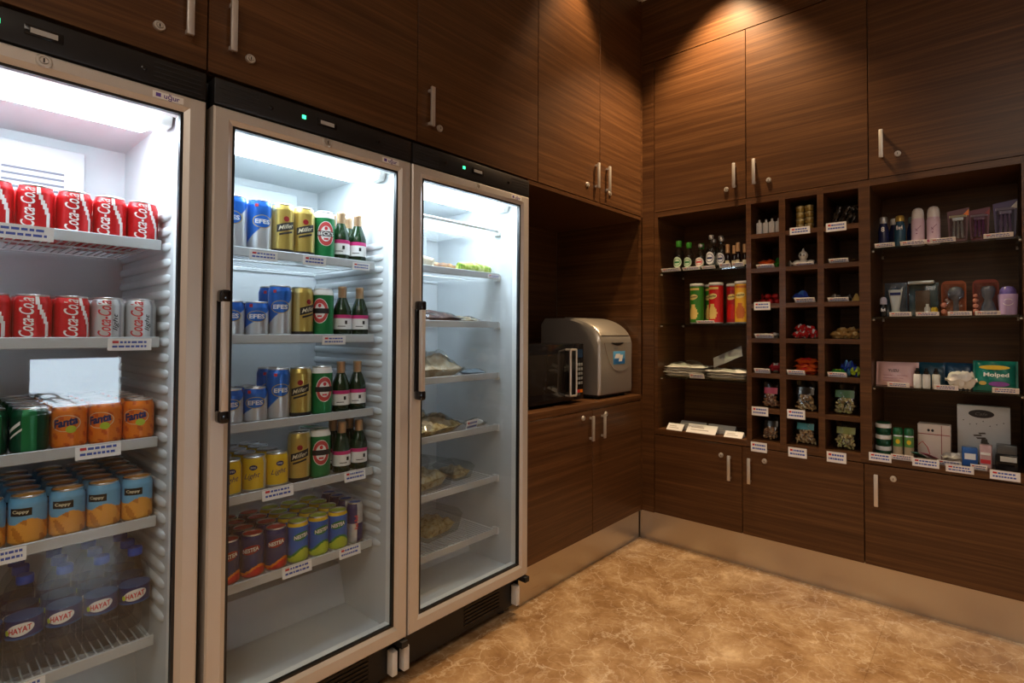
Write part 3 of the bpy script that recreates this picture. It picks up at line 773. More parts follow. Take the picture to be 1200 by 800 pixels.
# middle fridge
rows(KBT, 'tall blue beer can', 2, 1, [-2.120, -2.051], XF, DX, 2, 'tall blue beer cans on the top shelf', Z2[0])
rows(KM, 'tall gold beer can', 2, 1, [-1.984, -1.918], XF, DX, 2, 'tall gold beer cans on the top shelf', Z2[0], face=-.3)
rows(KGB, 'tall green beer can', 2, 1, [-1.851], XF, DX, 3, 'tall green beer cans on the top shelf', Z2[0])
rows(KWI, 'small green wine bottle', 2, 1, [-1.789, -1.728], XF-.006, .060, 2, 'small wine bottles on the top shelf', Z2[0], face=-.3)
rows(KB, 'short blue beer can', 2, 2, [-2.122, -2.055], XF, DX, 4, 'short blue beer cans on the second shelf', Z2[1], face=-.3)
rows(KBT, 'tall blue beer can', 2, 2, [-1.988], XF, DX, 2, 'tall blue beer cans on the second shelf', Z2[1], jit=.1)
rows(KM, 'tall gold beer can', 2, 2, [-1.920], XF, DX, 2, 'tall gold beer cans on the second shelf', Z2[1], jit=.1, face=.15)
rows(KGB, 'tall green beer can', 2, 2, [-1.851], XF, DX, 2, 'tall green beer cans on the second shelf', Z2[1], jit=.1, face=-.95)
rows(KWI, 'small green wine bottle', 2, 2, [-1.782, -1.718], XF-.004, .060, 1, 'small wine bottles on the second shelf', Z2[1], face=-.3)
rows(KB, 'short blue beer can', 2, 3, [-2.122, -2.055], XF, DX, 2, 'short blue beer cans on the third shelf', Z2[2], face=-.3)
rows(KBT, 'tall blue beer can', 2, 3, [-1.990], XF, DX, 2, 'tall blue beer cans on the third shelf', Z2[2], jit=.05, face=-.3)
rows(KM, 'tall gold beer can', 2, 3, [-1.922], XF, DX, 1, 'tall gold beer cans on the third shelf', Z2[2], jit=.1)
rows(KGB, 'tall green beer can', 2, 3, [-1.852], XF, DX, 1, 'tall green beer cans on the third shelf', Z2[2], jit=.05, face=-.35)
rows(KWI, 'small green wine bottle', 2, 3, [-1.784, -1.724], XF-.004, .060, 1, 'small wine bottles on the third shelf', Z2[2], face=-.3)
rows(KY, 'short yellow beer can', 2, 4, [-2.122, -2.055, -1.990], XF, DX, 4, 'short yellow beer cans', Z2[3], jit=.3, face=-.35)
rows(KM, 'tall gold beer can', 2, 4, [-1.923], XF, DX, 1, 'tall gold beer cans on the fourth shelf', Z2[3], jit=.05)
rows(KGB, 'tall green beer can', 2, 4, [-1.856], XF, DX, 2, 'tall green beer cans on the fourth shelf', Z2[3], jit=.05, face=-.4)
rows(KWI, 'small green wine bottle', 2, 4, [-1.778, -1.716], XF-.004, .060, 2, 'small wine bottles on the fourth shelf', Z2[3], face=-.3)
rows(KTP, 'blue and red iced tea can', 2, 5, [-2.122, -2.056, -1.990], XF, .066, 4, 'blue and red iced tea cans', Z2[4], jit=.3, face=-.35)
rows(KTL, 'blue and yellow iced tea can', 2, 5, [-1.924, -1.858, -1.792], XF, .066, 4, 'blue and yellow iced tea cans', Z2[4], jit=.3, face=-.35)
rows(KE, 'slim blue silver energy drink can', 2, 5, [-1.728], XF-.004, .058, 4, 'slim energy drink cans', Z2[4], face=-.35)

# ------------------------------------------------------------------ price tags
def pricetag(loc, w_, h_, rz, lean, label, group, lines=2, red=True, clip=True):
    mb = MB(); mb.box(-.0006, .0006, -w_/2, w_/2, 0, h_, 0)
    x = .0009
    if lines:
        for k in range(lines):
            zz = h_*(.62-.36*k); a = -w_*.40; 
            if red and k == 0: mb.quad((x, a, zz), (0, w_*.14, 0), (0, 0, h_*.20), 2); a += w_*.17
            while a < w_*.36:
                q = random.uniform(.05, .13)*w_; mb.quad((x, a, zz), (0, min(q, w_*.40-a), 0), (0, 0, h_*.17), 1); a += q+w_*.025
    M_ = Matrix.Rotation(-lean, 4, 'Y')
    mb.v = [tuple(M_ @ Vector(v)) for v in mb.v]
    o = mb.build('price_tag', [PAPER, INKB, INKR], None, loc, (0, 0, rz)); return tag(o, label, 'price tag', group)
TF = -.0775
for yc, zc, w_, h_, lab in [
    (-2.565, Z1[0], .11, .020, 'white price tag under the red cola cans, top shelf of left fridge'),
    (-2.365, Z1[1], .082, .017, 'white price tag under the silver light cola cans, left fridge'),
    (-2.420, Z1[2], .080, .021, 'white price tag under the orange soda cans, left fridge'),
    (-2.570, Z1[3], .060, .020, 'white price tag under the juice cans, left fridge'),
    (-2.548, Z1[4], .085, .020, 'white price tag under the water bottles, left fridge'),
    (-2.057, Z2[0], .075, .014, 'white price tag under the tall blue cans, top shelf of middle fridge'),
    (-1.905, Z2[0], .070, .016, 'white price tag under the gold cans, top shelf of middle fridge'),
    (-1.745, Z2[0], .060, .012, 'white price tag under the wine bottles, top shelf of middle fridge'),
    (-1.838, Z2[1], .075, .016, 'white price tag under the green can, second shelf of middle fridge'),
    (-2.005, Z2[3], .085, .022, 'white price tag under the yellow cans, middle fridge'),
    (-1.757, Z2[3], .072, .022, 'white price tag under the wine bottles, fourth shelf of middle fridge'),
    (-1.945, Z2[4], .085, .022, 'white price tag under the iced tea cans, middle fridge'),
    (-1.772, Z2[4], .072, .022, 'white price tag below the slim energy drink cans, middle fridge')]:
    pricetag((TF+.0005, yc, zc-.034), w_*1.05, h_+.012, 0, -.10 if zc > 1.1 else .12, lab, 'fridge price tags')

# ------------------------------------------------------------------ sandwiches and salads in the right fridge
def lump(name, label, cat, loc, rz, lx, ly, t, m_, seed, film=True, fill=None, nz=.5, crimp=.14, group=None):
    r = thing(name, label, cat, (loc[0], loc[1], loc[2]+.0015), rz, group)
    MB().pillow(lx*.84, ly*.86, t*.86, 16, 12, mi=0, crimp=.04, crimp_y=.03, noise=nz, seed=seed, flat=True).ground().build('bread', m_, r)
    if fill: MB().pillow(lx*.88, ly*.5, t*.45, 16, 8, xf=Matrix.Translation((0, -ly*.28, t*.22)), crimp=.03, noise=nz*1.2, seed=seed+3).ground().build('filling', fill, r)
    if film: MB().pillow(lx, ly, t, 18, 12, crimp=crimp, noise=nz*.9, seed=seed+9, flat=True, crimp_y=.05).ground(.0002).build('wrapping_film', FILM, r)
    return r
z3 = [z-.0085 for z in Z3]
def roll3(name, label, loc, rz, L, rad, m1, m2, seed):
    r = thing(name, label, 'sandwich', loc, rz); rnd = random.Random(seed); n = 12
    pts = [((k/n-.5)*L, rnd.uniform(-.004, .004), rad*.9+rnd.uniform(-.002, .002)) for k in range(n+1)]
    rs = [rad*(.45+.55*math.sin(PI*min(max(k/n, .04), .96))**.45)*rnd.uniform(.9, 1.08) for k in range(n+1)]
    MB().tube(pts, rs, 14).ground().build('bread', m1, r)
    MB().tube([(p[0]*.92, p[1]+rad*.55, p[2]-rad*.1) for p in pts], [a*.62 for a in rs], 10).ground().build('filling', m2, r)
    return r
roll3('sandwich', 'pale wrapped roll with browned end, left on the top shelf of right fridge', (-.155, -1.490, z3[0]), .95, .17, .027, BREAD, CRUST, 3)
roll3('baguette_sandwich', 'brown baguette lying in front on the top shelf of right fridge', (-.195, -1.320, z3[0]), 1.45, .19, .022, CRUST, MEAT, 5)
roll3('baguette_sandwich', 'green lettuce filled baguette on the top shelf of right fridge', (-.135, -1.185, z3[0]), 1.62, .18, .026, LETTUCE, LETTUCE, 8)
lump('sandwich_pack', 'flat dark filled sandwich pack on the second shelf of right fridge', 'sandwich', (-.20, -1.36, z3[1]), 1.5, .28, .13, .040, MEAT, 4)
lump('sandwich_pack', 'pale grey wrapped sandwich pack, right end of second shelf of right fridge', 'sandwich', (-.22, -1.160, z3[1]), 1.5, .12, .11, .026, BREAD, 6)
lump('flatbread_wrap', 'pale heaped flatbread wrap on the third shelf of right fridge', 'sandwich', (-.17, -1.400, z3[2]), 1.55, .30, .16, .070, BREAD, 14, nz=.8)
lump('sandwich_pack', 'small blue white packet beside the flatbread, third shelf of right fridge', 'packet', (-.15, -1.175, z3[2]), 1.5, .10, .08, .020, mat('pale_blue_print', (.45, .58, .72), .4), 15)
lump('sandwich_pack', 'larger wrapped flatbread sandwich in front on the fourth shelf of right fridge', 'sandwich', (-.17, -1.385, z3[3]), 1.75, .28, .14, .050, BREAD, 23, fill=SALAD, nz=.8)
lump('sandwich_pack', 'wrapped flatbread sandwich behind another, fourth shelf of right fridge', 'sandwich', (-.355, -1.400, z3[3]), 1.45, .28, .13, .058, BREAD, 27, fill=SALAD, nz=.8)
lump('sandwich_pack', 'small clear wrapped packet at right end of fourth shelf of right fridge', 'packet', (-.16, -1.150, z3[3]), 1.57, .09, .07, .022, WHITE, 28)
def tub(label, loc, rz, lx, ly, h, m_, seed):
    r = thing('salad_tub', label, 'tub', loc, rz)
    MB().pillow(lx*.80, ly*.80, h*.60, 22, 22, xf=Matrix.Translation((0, 0, .006)), crimp=.03, crimp_y=.03, noise=.16, seed=seed, flat=True).build('salad', m_, r)
    b = MB(); a = .012
    P = [(-lx/2+a, -ly/2+a, .0), (lx/2-a, -ly/2+a, 0), (lx/2-a, ly/2-a, 0), (-lx/2+a, ly/2-a, 0), (-lx/2, -ly/2, h*.7), (lx/2, -ly/2, h*.7), (lx/2, ly/2, h*.7), (-lx/2, ly/2, h*.7)]
    b.add(P, [(0, 3, 2, 1), (0, 1, 5, 4), (1, 2, 6, 5), (2, 3, 7, 6), (3, 0, 4, 7)]).build('tub_base', LIDCLEAR, r)
    l = MB(); e = .004
    P = [(-lx/2-e, -ly/2-e, h*.7), (lx/2+e, -ly/2-e, h*.7), (lx/2+e, ly/2+e, h*.7), (-lx/2-e, ly/2+e, h*.7), (-lx/2+.012, -ly/2+.012, h), (lx/2-.012, -ly/2+.012, h), (lx/2-.012, ly/2-.012, h), (-lx/2+.012, ly/2-.012, h)]
    l.add(P, [(4, 5, 6, 7), (0, 1, 5, 4), (1, 2, 6, 5), (2, 3, 7, 6), (3, 0, 4, 7)]).build('tub_lid', LIDCLEAR, r)
    return r
tub('large clear salad tub at left on the fifth shelf of right fridge', (-.20, -1.400, z3[4]), .15, .17, .21, .105, SALAD, 31)
tub('clear tub with browner salad behind, fifth shelf of right fridge', (-.402, -1.34, z3[4]), -.1, .15, .17, .085, BREAD, 35)
tub('small low clear tub, right on fifth shelf of right fridge', (-.22, -1.215, z3[4]),   .05, .14, .11, .065, SALAD, 37)
tub('single clear salad tub on the lowest shelf of right fridge', (-.27, -1.300, z3[5]), .12, .18, .20, .095, SALAD, 41)
for (x, y, z, w_, h_, rz, ln, lab) in [
    (-.100, -1.405, z3[0], .090, .012, 0, -.9, 'white price card before the pale roll, top shelf of right fridge'),
    (TF, -1.120, Z3[0]-.024, .075, .016, 0, .0, 'white price tag on the rail under the lettuce baguette'),
    (-.105, -1.490, z3[1], .085, .016, 0, -.9, 'white price card at left on the second shelf of right fridge'),
    (-.105, -1.165, z3[1], .080, .018, 0, -.9, 'white price card at right on the second shelf of right fridge'),
    (-.100, -1.225, z3[3], .078, .042, .2, -.2, 'white price card standing upright on the fourth shelf of right fridge'),
    (-.110, -1.525, z3[4], .060, .024, .2, -.4, 'white price card at left on the fifth shelf of right fridge')]:
    pricetag((x, y, z), w_, h_, rz, ln, lab, 'price cards in the right fridge')
# ------------------------------------------------------------------ microwave and ice machine
def ice_machine():
    r = thing('ice_machine', 'silver ice machine with rounded front standing right of the microwave', 'ice machine', (-.25, -.200, WT))
    x1, x0, y0, y1, H = .205, -.20, -.170, .168, .436     # local, front at +x
    prof = [(x0, .022), (x1-.004, .022), (x1, .045), (x1, .17), (x1, .290)]
    cx, cz, ra, rb = x1-.245, .290, .245, H-.290
    for k in range(1, 19): t = PI/2*k/19; prof.append((cx+ra*math.cos(t), cz+rb*math.sin(t)))
    prof += [(cx-.01, H), (x0+.02, H), (x0, H-.025)]
    b = MB(); n = len(prof)
    # side faces drawn in a little so the front face reads as a separate shell
    ins = .012
    def ring(y, q): return [(x0+(p[0]-x0)*(1-q) if p[0] > x0 else p[0], y, .022+(p[1]-.022)*(1-q)) for p in prof]
    R0, R1, R2, R3 = ring(y0, .028), ring(y0+ins, 0), ring(y1-ins, 0), ring(y1, .028)
    vs = R0+R1+R2+R3; fs = [tuple(range(n)), tuple(range(3*n, 4*n))[::-1]]
    for a in range(3):
        for i in range(n): j = (i+1) % n; fs.append((a*n+i, (a+1)*n+i, (a+1)*n+j, a*n+j))
    b.add(vs, fs, 0, True)
    body = b.build('body', mat('silver_plastic', (.50, .47, .43), .30, .65), r)
    # raised front cover following the curve, with a split line for the lid
    def band(ya, yb, i0, i1, off, taper=0.):
        mb = MB(); pv = []
        seg = prof[i0:i1]
        for i, p in enumerate(seg):
            q0 = seg[max(i-1, 0)]; q1 = seg[min(i+1, len(seg)-1)]; d = Vector((q1[0]-q0[0], q1[1]-q0[1])).normalized(); nx, nz = d.y, -d.x
            t = i/(len(seg)-1); yi = ya+taper*t
            for y, o in ((yi, 0), (yi+.006, off), (yb-.006, off), (yb, 0)): pv.append((p[0]+nx*o, y, p[1]+nz*o))
        f = []
        for i in range(len(seg)-1):
            for k in range(3): a = i*4+k; f.append((a, a+1, a+5, a+4))
        return mb.add(pv, f, 0, True)
    cv = [(-.128, .300), (-.108, .245), (-.078, .195), (-.045, .160), (-.010, .146), (.040, .141), (.090, .146), (.130, .166), (.150, .205), (.153, .300)]
    MB().prism(cv, 'X', x1-.002, x1+.0035).build('front_cover', mat('silver_front_plastic', (.44, .41, .37), .34, .55), r)
    band(-.142, .153, 8, len(prof)-2, .0045, 0).build('lid', mat('silver_lid_plastic', (.52, .47, .40), .32, .55), r)
    hl = MB(); n2 = 12; hl.prism([(-.065+.135*k/n2, .300) for k in range(n2+1)]+[(.070-.135*k/n2, .300-.016*math.sin(PI*k/n2)) for k in range(1, n2)], 'X', x1+.0036, x1+.0048); hl.build('lid_grip', BLACK, body)
    st = MB().box(x1+.0037, x1+.0046, -.043, .078, .180, .252, bev=.0003).quad((x1+.0049, -.039, .184), (0, .113, 0), (0, 0, .026), 1).quad((x1+.0050, -.030, .214), (0, .045, 0), (0, .012, .024), 2).quad((x1+.0051, .010, .196), (0, .034, 0), (0, .014, .036), 2)
    st.build('blue_sticker', [mat('sticker_blue', (.10, .36, .66), .4), mat('sticker_deep_blue', (.02, .14, .42), .4), INKW], body)['label'] = 'blue and white sticker'
    MB().box(x1+.0037, x1+.0044, -.035, .005, .266, .276, 0).build('maker_plate', GREYS, body)
    vt = MB(); vt.lathe([(.030, 0), (.030, .006), (.024, .008), (0, .008)], 24, (-.08, -.06, H-.0015)); vt.build('top_knob', GREYS, body)
    for xx in (x0+.04, x1-.05):
        for yy in (y0+.04, y1-.04): MB().lathe([(.016, 0), (.018, .004), (.018, .0225)], 16, (xx, yy, 0)).build('foot', BLACK, r)
    MB().box(x0+.02, x1-.02, y0+.012, y1-.012, .010, .0215).build('base', BLACK, r)
ice_machine()
def microwave():
    r = thing('microwave', 'black microwave oven with chrome handle and keypad on the worktop', 'microwave', (-.25, -.72, WT))
    x1, x0, y0, y1, z0, z1 = .185, -.17, -.245, .235, .014, .300
    cs = MB().box(x0, x1-.022, y0, y1, z0, z1, bev=.006).build('case', BLACKG, r)
    ks = y1-.078
    d = MB().box(x1-.021, x1, y0+.001, ks-.001, z0+.002, z1-.002, bev=.004).build('door', BLACKG, r)
    MB().box(x1+.0003, x1+.0012, y0+.055, ks-.075, z0+.05, z1-.05, bev=.0003).build('window', mat('smoked_door_glass', (.02, .017, .015), .06), d)
    hb = MB(); ya, yb, za, zb = .085, .132, z0+.030, z1-.030; X1 = x1+.028
    for y in (ya, yb): hb.tube([(X1, y, za), (X1, y, zb)], .0062, 12)
    for z in (za, zb): hb.tube([(x1-.002, ya, z), (X1, ya, z), (X1, yb, z), (x1-.002, yb, z)], .0055, 10)
    hb.build('handle', CHROME, d)
    MB().box(X1-.004, X1+.002, ya+.004, yb-.004, za+.004, zb-.004).build('handle_insert', BLACKG, d)
    p = MB().box(x1-.021, x1, ks+.001, y1-.001, z0+.002, z1-.002, bev=.003).build('control_panel', BLACKG, r)
    MB().box(x1+.0003, x1+.0012, ks+.012, y1-.012, z1-.072, z1-.030).build('display', mat('unlit_blue_display', (.01, .03, .08), .2), p)
    for i in range(5):
        for k in range(3):
            MB().box(x1+.0003, x1+.0028, ks+.012+k*.0195, ks+.0265+k*.0195, .092+i*.0235, .106+i*.0235, bev=.0008, seg=1).build('key', GREYS, p)
    MB().box(x1+.0003, x1+.0028, ks+.012, ks+.037, .050, .066, bev=.0008, seg=1).build('stop_key', INKR, p)
    MB().box(x1+.0003, x1+.0028, ks+.041, ks+.066, .050, .066, bev=.0008, seg=1).build('start_key', ORANGE, p)
    for xx in (x0+.04, x1-.06):
        for yy in (y0+.05, y1-.05): MB().lathe([(.014, 0), (.014, .0145)], 14, (xx, yy, 0)).build('foot', BLACK, r)
microwave()

# ------------------------------------------------------------------ left bay: liquor miniatures, crisps, folded linen, cards
FACE = -PI/2
def spirit(label, loc, kind, rz=FACE, sc=1., group='clear liquor bottles'):
    r = thing('liquor_bottle', label, 'bottle', loc, rz, group)
    if kind == 'flask':      # flattened clear flask with green cap
        pr = [(.020, 0), (.0255, .003), (.0265, .010), (.0265, .080), (.024, .095), (.0140, .112), (.0105, .122), (.0105, .138)]; cap, ch, cr, sq = CAPGREEN, .030, .0135, None
    elif kind == 'round':
        pr = [(.020, 0), (.026, .003), (.027, .010), (.027, .070), (.024, .084), (.013, .100), (.0095, .112), (.0095, .132)]; cap, ch, cr, sq = SILVER, .016, .0115, None
    else:                    # tall
        pr = [(.019, 0), (.0245, .003), (.0255, .010), (.0255, .095), (.023, .112), (.012, .130), (.0095, .142), (.0095, .165)]; cap, ch, cr, sq = SILVER, .020, .0115, None
    pr = [(a*sc, b*sc) for a, b in pr]; R_ = max(p[0] for p in pr); top = pr[-1][1]
    MB().lathe(pr, 28).build('bottle', BOTTLECLEAR, r)
    MB().lathe([(cr*sc, top-.014), (cr*sc+.0008, top-.012), (cr*sc+.0008, top+ch*sc-.016), (cr*sc-.001, top+ch*sc-.014), (0, top+ch*sc-.014)], 24).build('cap', cap, r)
    lb = MB(); zc = pr[3][1]*.58
    patch_round(lb, R_, 0, zc, R_*.95, pr[3][1]*.33, shape='oval' if kind != 'round' else 'oval', off=.0006)
    l = lb.build('label', mat('spirit_label_'+kind, {'flask': (.50, .62, .46), 'round': (.74, .72, .66), 'tall': (.74, .76, .80)}[kind], .5), r)
    q = MB(); patch_round(q, R_, 0, zc, R_*.72, pr[3][1]*.22, inner=.86, nr=1, off=.0009)
    patch_round(q, R_, 0, zc, R_*.5, .0045, shape='rect', off=.0009); q.build('label_print', {'flask': GREEN, 'round': INKR, 'tall': NAVY}[kind], l)
zl = [z+.0005 for z in ZL]+[FZ+.0005]
spirit('clear liquor bottle with green cap, tallest and leftmost of the three green capped', (.198, .066, zl[0]), 'flask', sc=1.12)
spirit('clear liquor bottle with green cap, between two other green capped bottles', (.258, .066, zl[0]), 'flask', sc=1.03)
spirit('clear liquor bottle with green cap, standing behind, rightmost of the green capped', (.300, .138, zl[0]), 'flask', sc=1.03)
spirit('clear round liquor bottle with cream and red oval label', (.326, .068, zl[0]), 'round', sc=1.06)
spirit('clear tall liquor bottle with white and navy oval label, in front', (.388, .064, zl[0]), 'tall', sc=1.08)
spirit('clear tall liquor bottle with silver cap behind the navy labelled one', (.412, .135, zl[0]), 'tall', sc=1.10)
spirit('clear tall liquor bottle just left of the cork topped dark bottles', (.440, .078, zl[0]), 'tall', sc=.98)
spirit('clear liquor bottle at the far back of the top liquor shelf', (.350, .190, zl[0]), 'tall', sc=1.08)
for i, (x, y, s_) in enumerate([(.474, .075, 1.0), (.503, .090, .95), (.530, .072, 1.03), (.560, .088, .96)]):
    r = thing('wine_miniature', f'small dark bottle with tan foil neck, {["leftmost", "second from left", "third from left", "rightmost"][i]} of four on the liquor shelf', 'bottle', (x, y, zl[0]), FACE, 'dark bottles with tan foil necks')
    MB().lathe([(.010*s_, 0), (.0125*s_, .002), (.013*s_, .008), (.013*s_, .066*s_), (.009*s_, .084*s_), (.0065*s_, .092*s_), (.0065*s_, .124*s_), (0, .124*s_)], 20).build('bottle', mat('dark_wine_glass', (.012, .006, .006), .1), r)
    MB().lathe([(.0105*s_, .082*s_), (.0105*s_, .126*s_), (.0095*s_, .1285*s_), (0, .1285*s_)], 20).build('foil_neck', mat('tan_foil', (.62, .38, .20), .4, .3), r)
    q = MB(); patch_round(q, .013*s_, 0, .028, .0115, .013, shape='rect', off=.0005, n=10); q.build('label', CREAM, r)
def crisps(label, loc, m1, m2, sc=1., rz=FACE):
    r = thing('crisp_tube', label, 'crisps', loc, rz, 'crisp tubes'); R_, H = .0375, .218*sc
    def mf(a, z):
        if z < .006 or z > H-.016: return 2
        if abs(a) < .8-abs(z-.055)*12 and .022 < z < .105: return 1
        return 0
    pr = [(R_-.001, 0), (R_, .004)]+[(R_, .006+(H-.022)*k/22) for k in range(23)]+[(R_, H-.012)]
    MB().lathe(pr, 40, mf=mf).build('tube', [m1, m2, GREYS], r)
    MB().lathe([(R_+.0008, H-.012), (R_+.0012, H-.011), (R_+.0012, H-.002), (R_-.003, H), (R_-.006, H-.003), (0, H-.003)], 32).build('lid', WHITE, r)
    o = MB(); patch_round(o, R_, 0, H*.66, .026, .015, slant=.12); ov = o.build('name_oval', mat('crisp_name_yellow', (.75, .62, .22), .4), r)
    x = MB(); txt_round(x, 'Pringles', R_, H*.66, 0, .044, .014, bold=.02, slant=.12, off=.001); x.build('lettering', INK, ov)
    bnd = MB(); patch_round(bnd, R_, .1, H*.86, .030, .006, shape='rect'); bnd.build('top_band', m2, r)
CG = mat('crisp_green', (.035, .20, .02), .35); CRD = mat('crisp_red', (.50, .012, .012), .35); CDR = mat('crisp_dark_red', (.33, .008, .012), .35); CYL = mat('crisp_yellow', (.72, .40, .03), .35)
CHIP = mat('chip_picture', (.66, .48, .14), .5)
crisps('green crisp tube at the front, leftmost on its glass shelf', (.303, .070, zl[1]), CG, CHIP, rz=FACE-.2)
crisps('green crisp tube standing right behind the front green one', (.362, .130, zl[1]), CG, CHIP, .99)
crisps('bright red crisp tube at the front, left of the dark red one', (.412, .068, zl[1]), CRD, CHIP, rz=FACE-.2)
crisps('dark red crisp tube half hidden behind the bright red one', (.492, .110, zl[1]), CDR, CRD, .97)
crisps('yellow crisp tube at the right end of its glass shelf', (.556, .060, zl[1]), CYL, mat('crisp_picture', (.50, .14, .03), .4))
def linen(label, loc, rz, lx, ly, layers, seed):
    r = thing('folded_linen', label, 'folded linen', loc, rz, 'wrapped folded linen'); rnd = random.Random(seed)
    for k in range(layers):
        q = rnd.uniform(.90, 1.0)
        MB().pillow(lx*q, ly*q, .017, 16, 10, xf=Matrix.Translation((rnd.uniform(-.006, .006), rnd.uniform(-.005, .005), .0015+k*.0145)), crimp=.0, noise=.55, seed=seed+k, flat=True).build('folded_layer', mat('white_cotton', (.72, .70, .66), .8), r)
    MB().pillow(lx*1.03, ly*1.06, .0165*layers+.009, 22, 14, xf=Matrix.Translation((0, 0, -.0005)), crimp=.04, crimp_y=.04, noise=.28, seed=seed+20, flat=True).build('clear_bag', FILM, r)
linen('white folded linen in clear bags, left pile on the liquor bay shelf', (.230, .125, zl[2]+.001), .06, .235, .19, 4, 51)
linen('white folded linen in clear bags, right pile on the liquor bay shelf', (.475, .120, zl[2]+.001), -.05, .225, .19, 3, 57)
fl = thing('plastic_sleeve', 'grey plastic sleeve leaning upright on the white folded linen', 'plastic sleeve', (.455, .125, zl[2]+.112), 0)
MB().pillow(.17, .075, .012, 12, 8, xf=Matrix.Rotation(-.42, 4, 'Y') @ Matrix.Rotation(R(48), 4, 'X'), noise=.4, seed=61).build('sleeve', mat('grey_film', (.42, .41, .40), .3), fl)
def card(label, x, y, z, w_, d_, lean, group, m_=PAPER, rz=0.):
    # folded tent card, front face leaning back
    r = thing('tent_card', label, 'card', (x, y, z), rz, group)
    h = d_*math.sin(lean); q = d_*math.cos(lean)
    f = MB(); f.prism([(0, 0), (q, h), (q-.0008, h+.0008), (-.0008, .0010)], 'X', -w_/2, w_/2)
    f.v = [(v[0], v[1], v[2]) for v in f.v]; f.build('front_face', m_, r)
    b = MB(); b.prism([(q, h), (q+q*.5, 0), (q+q*.5+.001, .0), (q+.0006, h+.0009)], 'X', -w_/2, w_/2); b.build('back_face', m_, r)
    t = MB()
    for k, (a, L_) in enumerate([(.30, .62), (.55, .45)]):
        c = Vector((-w_*.38, q*a-.0011*math.sin(lean)*1, h*a+.0016)); t.quad(c, (w_*L_, 0, 0), (0, q*.10, h*.10), 0)
    t.build('printed_lines', mat('grey_ink', (.45, .42, .40), .6), r)
GCARD = mat('grey_card', (.30, .30, .32), .55)
card('small white tent card, left of three in front under the linen shelf', .192, .012, zl[3], .095, .046, .75, 'white tent cards', rz=-.03)
card('wide white tent card, middle of three in front under the linen shelf', .345, .012, zl[3], .165, .058, .75, 'white tent cards')
card('small white tent card at right in front under the linen shelf', .520, .012, zl[3], .095, .042, .70, 'white tent cards')
card('grey tent card standing behind, on the left', .258, .090, zl[3], .150, .055, .8, 'grey tent cards', GCARD)
card('grey tent card standing behind, on the right', .424, .082, zl[3], .150, .055, .8, 'grey tent cards', GCARD)

# ------------------------------------------------------------------ pigeonholes
def hole(c, r_):   # left x, right x, floor z
    return CX[c-1][1], CX[c][0], ([*CZT][r_-1] if r_ < 7 else FZ+.006)
COLN = {1: 'left', 2: 'middle', 3: 'right'}; ROWN = ['', 'top', 'second', 'third', 'fourth', 'fifth', 'sixth', 'bottom']
def where(c, r_): return f'{COLN[c]} column, {ROWN[r_]} row of pigeonholes'
for i, x in enumerate([.648, .678, .710, .738]):
    r = thing('lotion_bottle', f'small square white bottle, {["leftmost", "second from left", "third from left", "rightmost"][i]} of four in the top left pigeonhole', 'bottle', (x, .050+.010*(i % 2), CZT[0]+.0005), FACE, 'small white bottles in the top pigeonhole')
    MB().lathe([(.0125, 0), (.0135, .003), (.0135, .058), (.012, .062), (.005, .0635)], 24, sq=5).build('bottle', FROSTP, r)
    MB().lathe([(.0052, .062), (.0052, .076), (.0045, .078), (0, .078)], 16).build('cap', WHITE, r)
def k_jar():
    t = new_kind('honey_jar', 'jar')
    MB().lathe([(.015, 0), (.0182, .003), (.0188, .012), (.0182, .018)], 24).build('jar', mat('gold_paste', (.34, .24, .06), .18, .2), t)
    MB().lathe([(.0192, .018), (.0196, .0185), (.0196, .0275), (.018, .0292), (0, .0292)], 28).build('lid', mat('pale_gold_lid', (.55, .46, .22), .3, .7), t)
    return Kind(t)
KH_ = k_jar()
for i in range(2):
    for k in range(4):
        KH_.place((.842+.0405*i, .050, CZT[0]+.0005+.0296*k), FACE, f'small gold jar, {["lowest", "second from bottom", "third from bottom", "topmost"][k]} of the {"left" if i == 0 else "right"} stack in the top middle pigeonhole', 'small gold jars in two stacks')
def pouch(name, label, cat, loc, rz, lx, ly, t, m_, lean, seed, group=None, noise=.5, band=None, crimp=.1):
    # pouch standing / leaning on its lower edge: local x across, long side up
    r = thing(name, label, cat, loc, rz, group)
    X_ = Matrix.Rotation(R(90)-lean, 4, 'X') @ Matrix.Translation((0, ly/2, -t/2)) @ Matrix.Rotation(PI/2, 4, 'Z')
    b = MB().pillow(ly, lx, t, 16, 10, xf=X_, crimp=crimp, noise=noise, seed=seed, mf=(lambda u, v: 1 if band and band[0] < u < band[1] else 0))
    zmin = min(v[2] for v in b.v); b.v = [(v[0], v[1], v[2]-zmin+.0005) for v in b.v]
    b.build('pouch', m_, r); return r
DKFOIL = mat('dark_glossy_foil', (.035, .028, .022), .18, .5)
for i, x in enumerate([.995, 1.024, 1.046, 1.060]):
    r = thing('foil_stick', f'dark glossy foil stick pack, {["leftmost", "second from left", "third from left", "rightmost"][i]} in the top right pigeonhole', 'snack', (x, .060+.012*i, CZT[0]+.002), 0, 'dark foil stick packs')
    b = MB().pillow(.098, .026, .011, 14, 6, xf=Matrix.Translation((0, 0, .0495)) @ Matrix.Rotation(-R(90)+.36, 4, 'Y') @ Matrix.Rotation(R(70), 4, 'X') @ Matrix.Translation((0, 0, -.0055)), crimp=.08, noise=.5, seed=70+i)
    zmin = min(v[2] for v in b.v); b.v = [(v[0], v[1], v[2]-zmin) for v in b.v]; b.build('pouch', [DKFOIL], r)
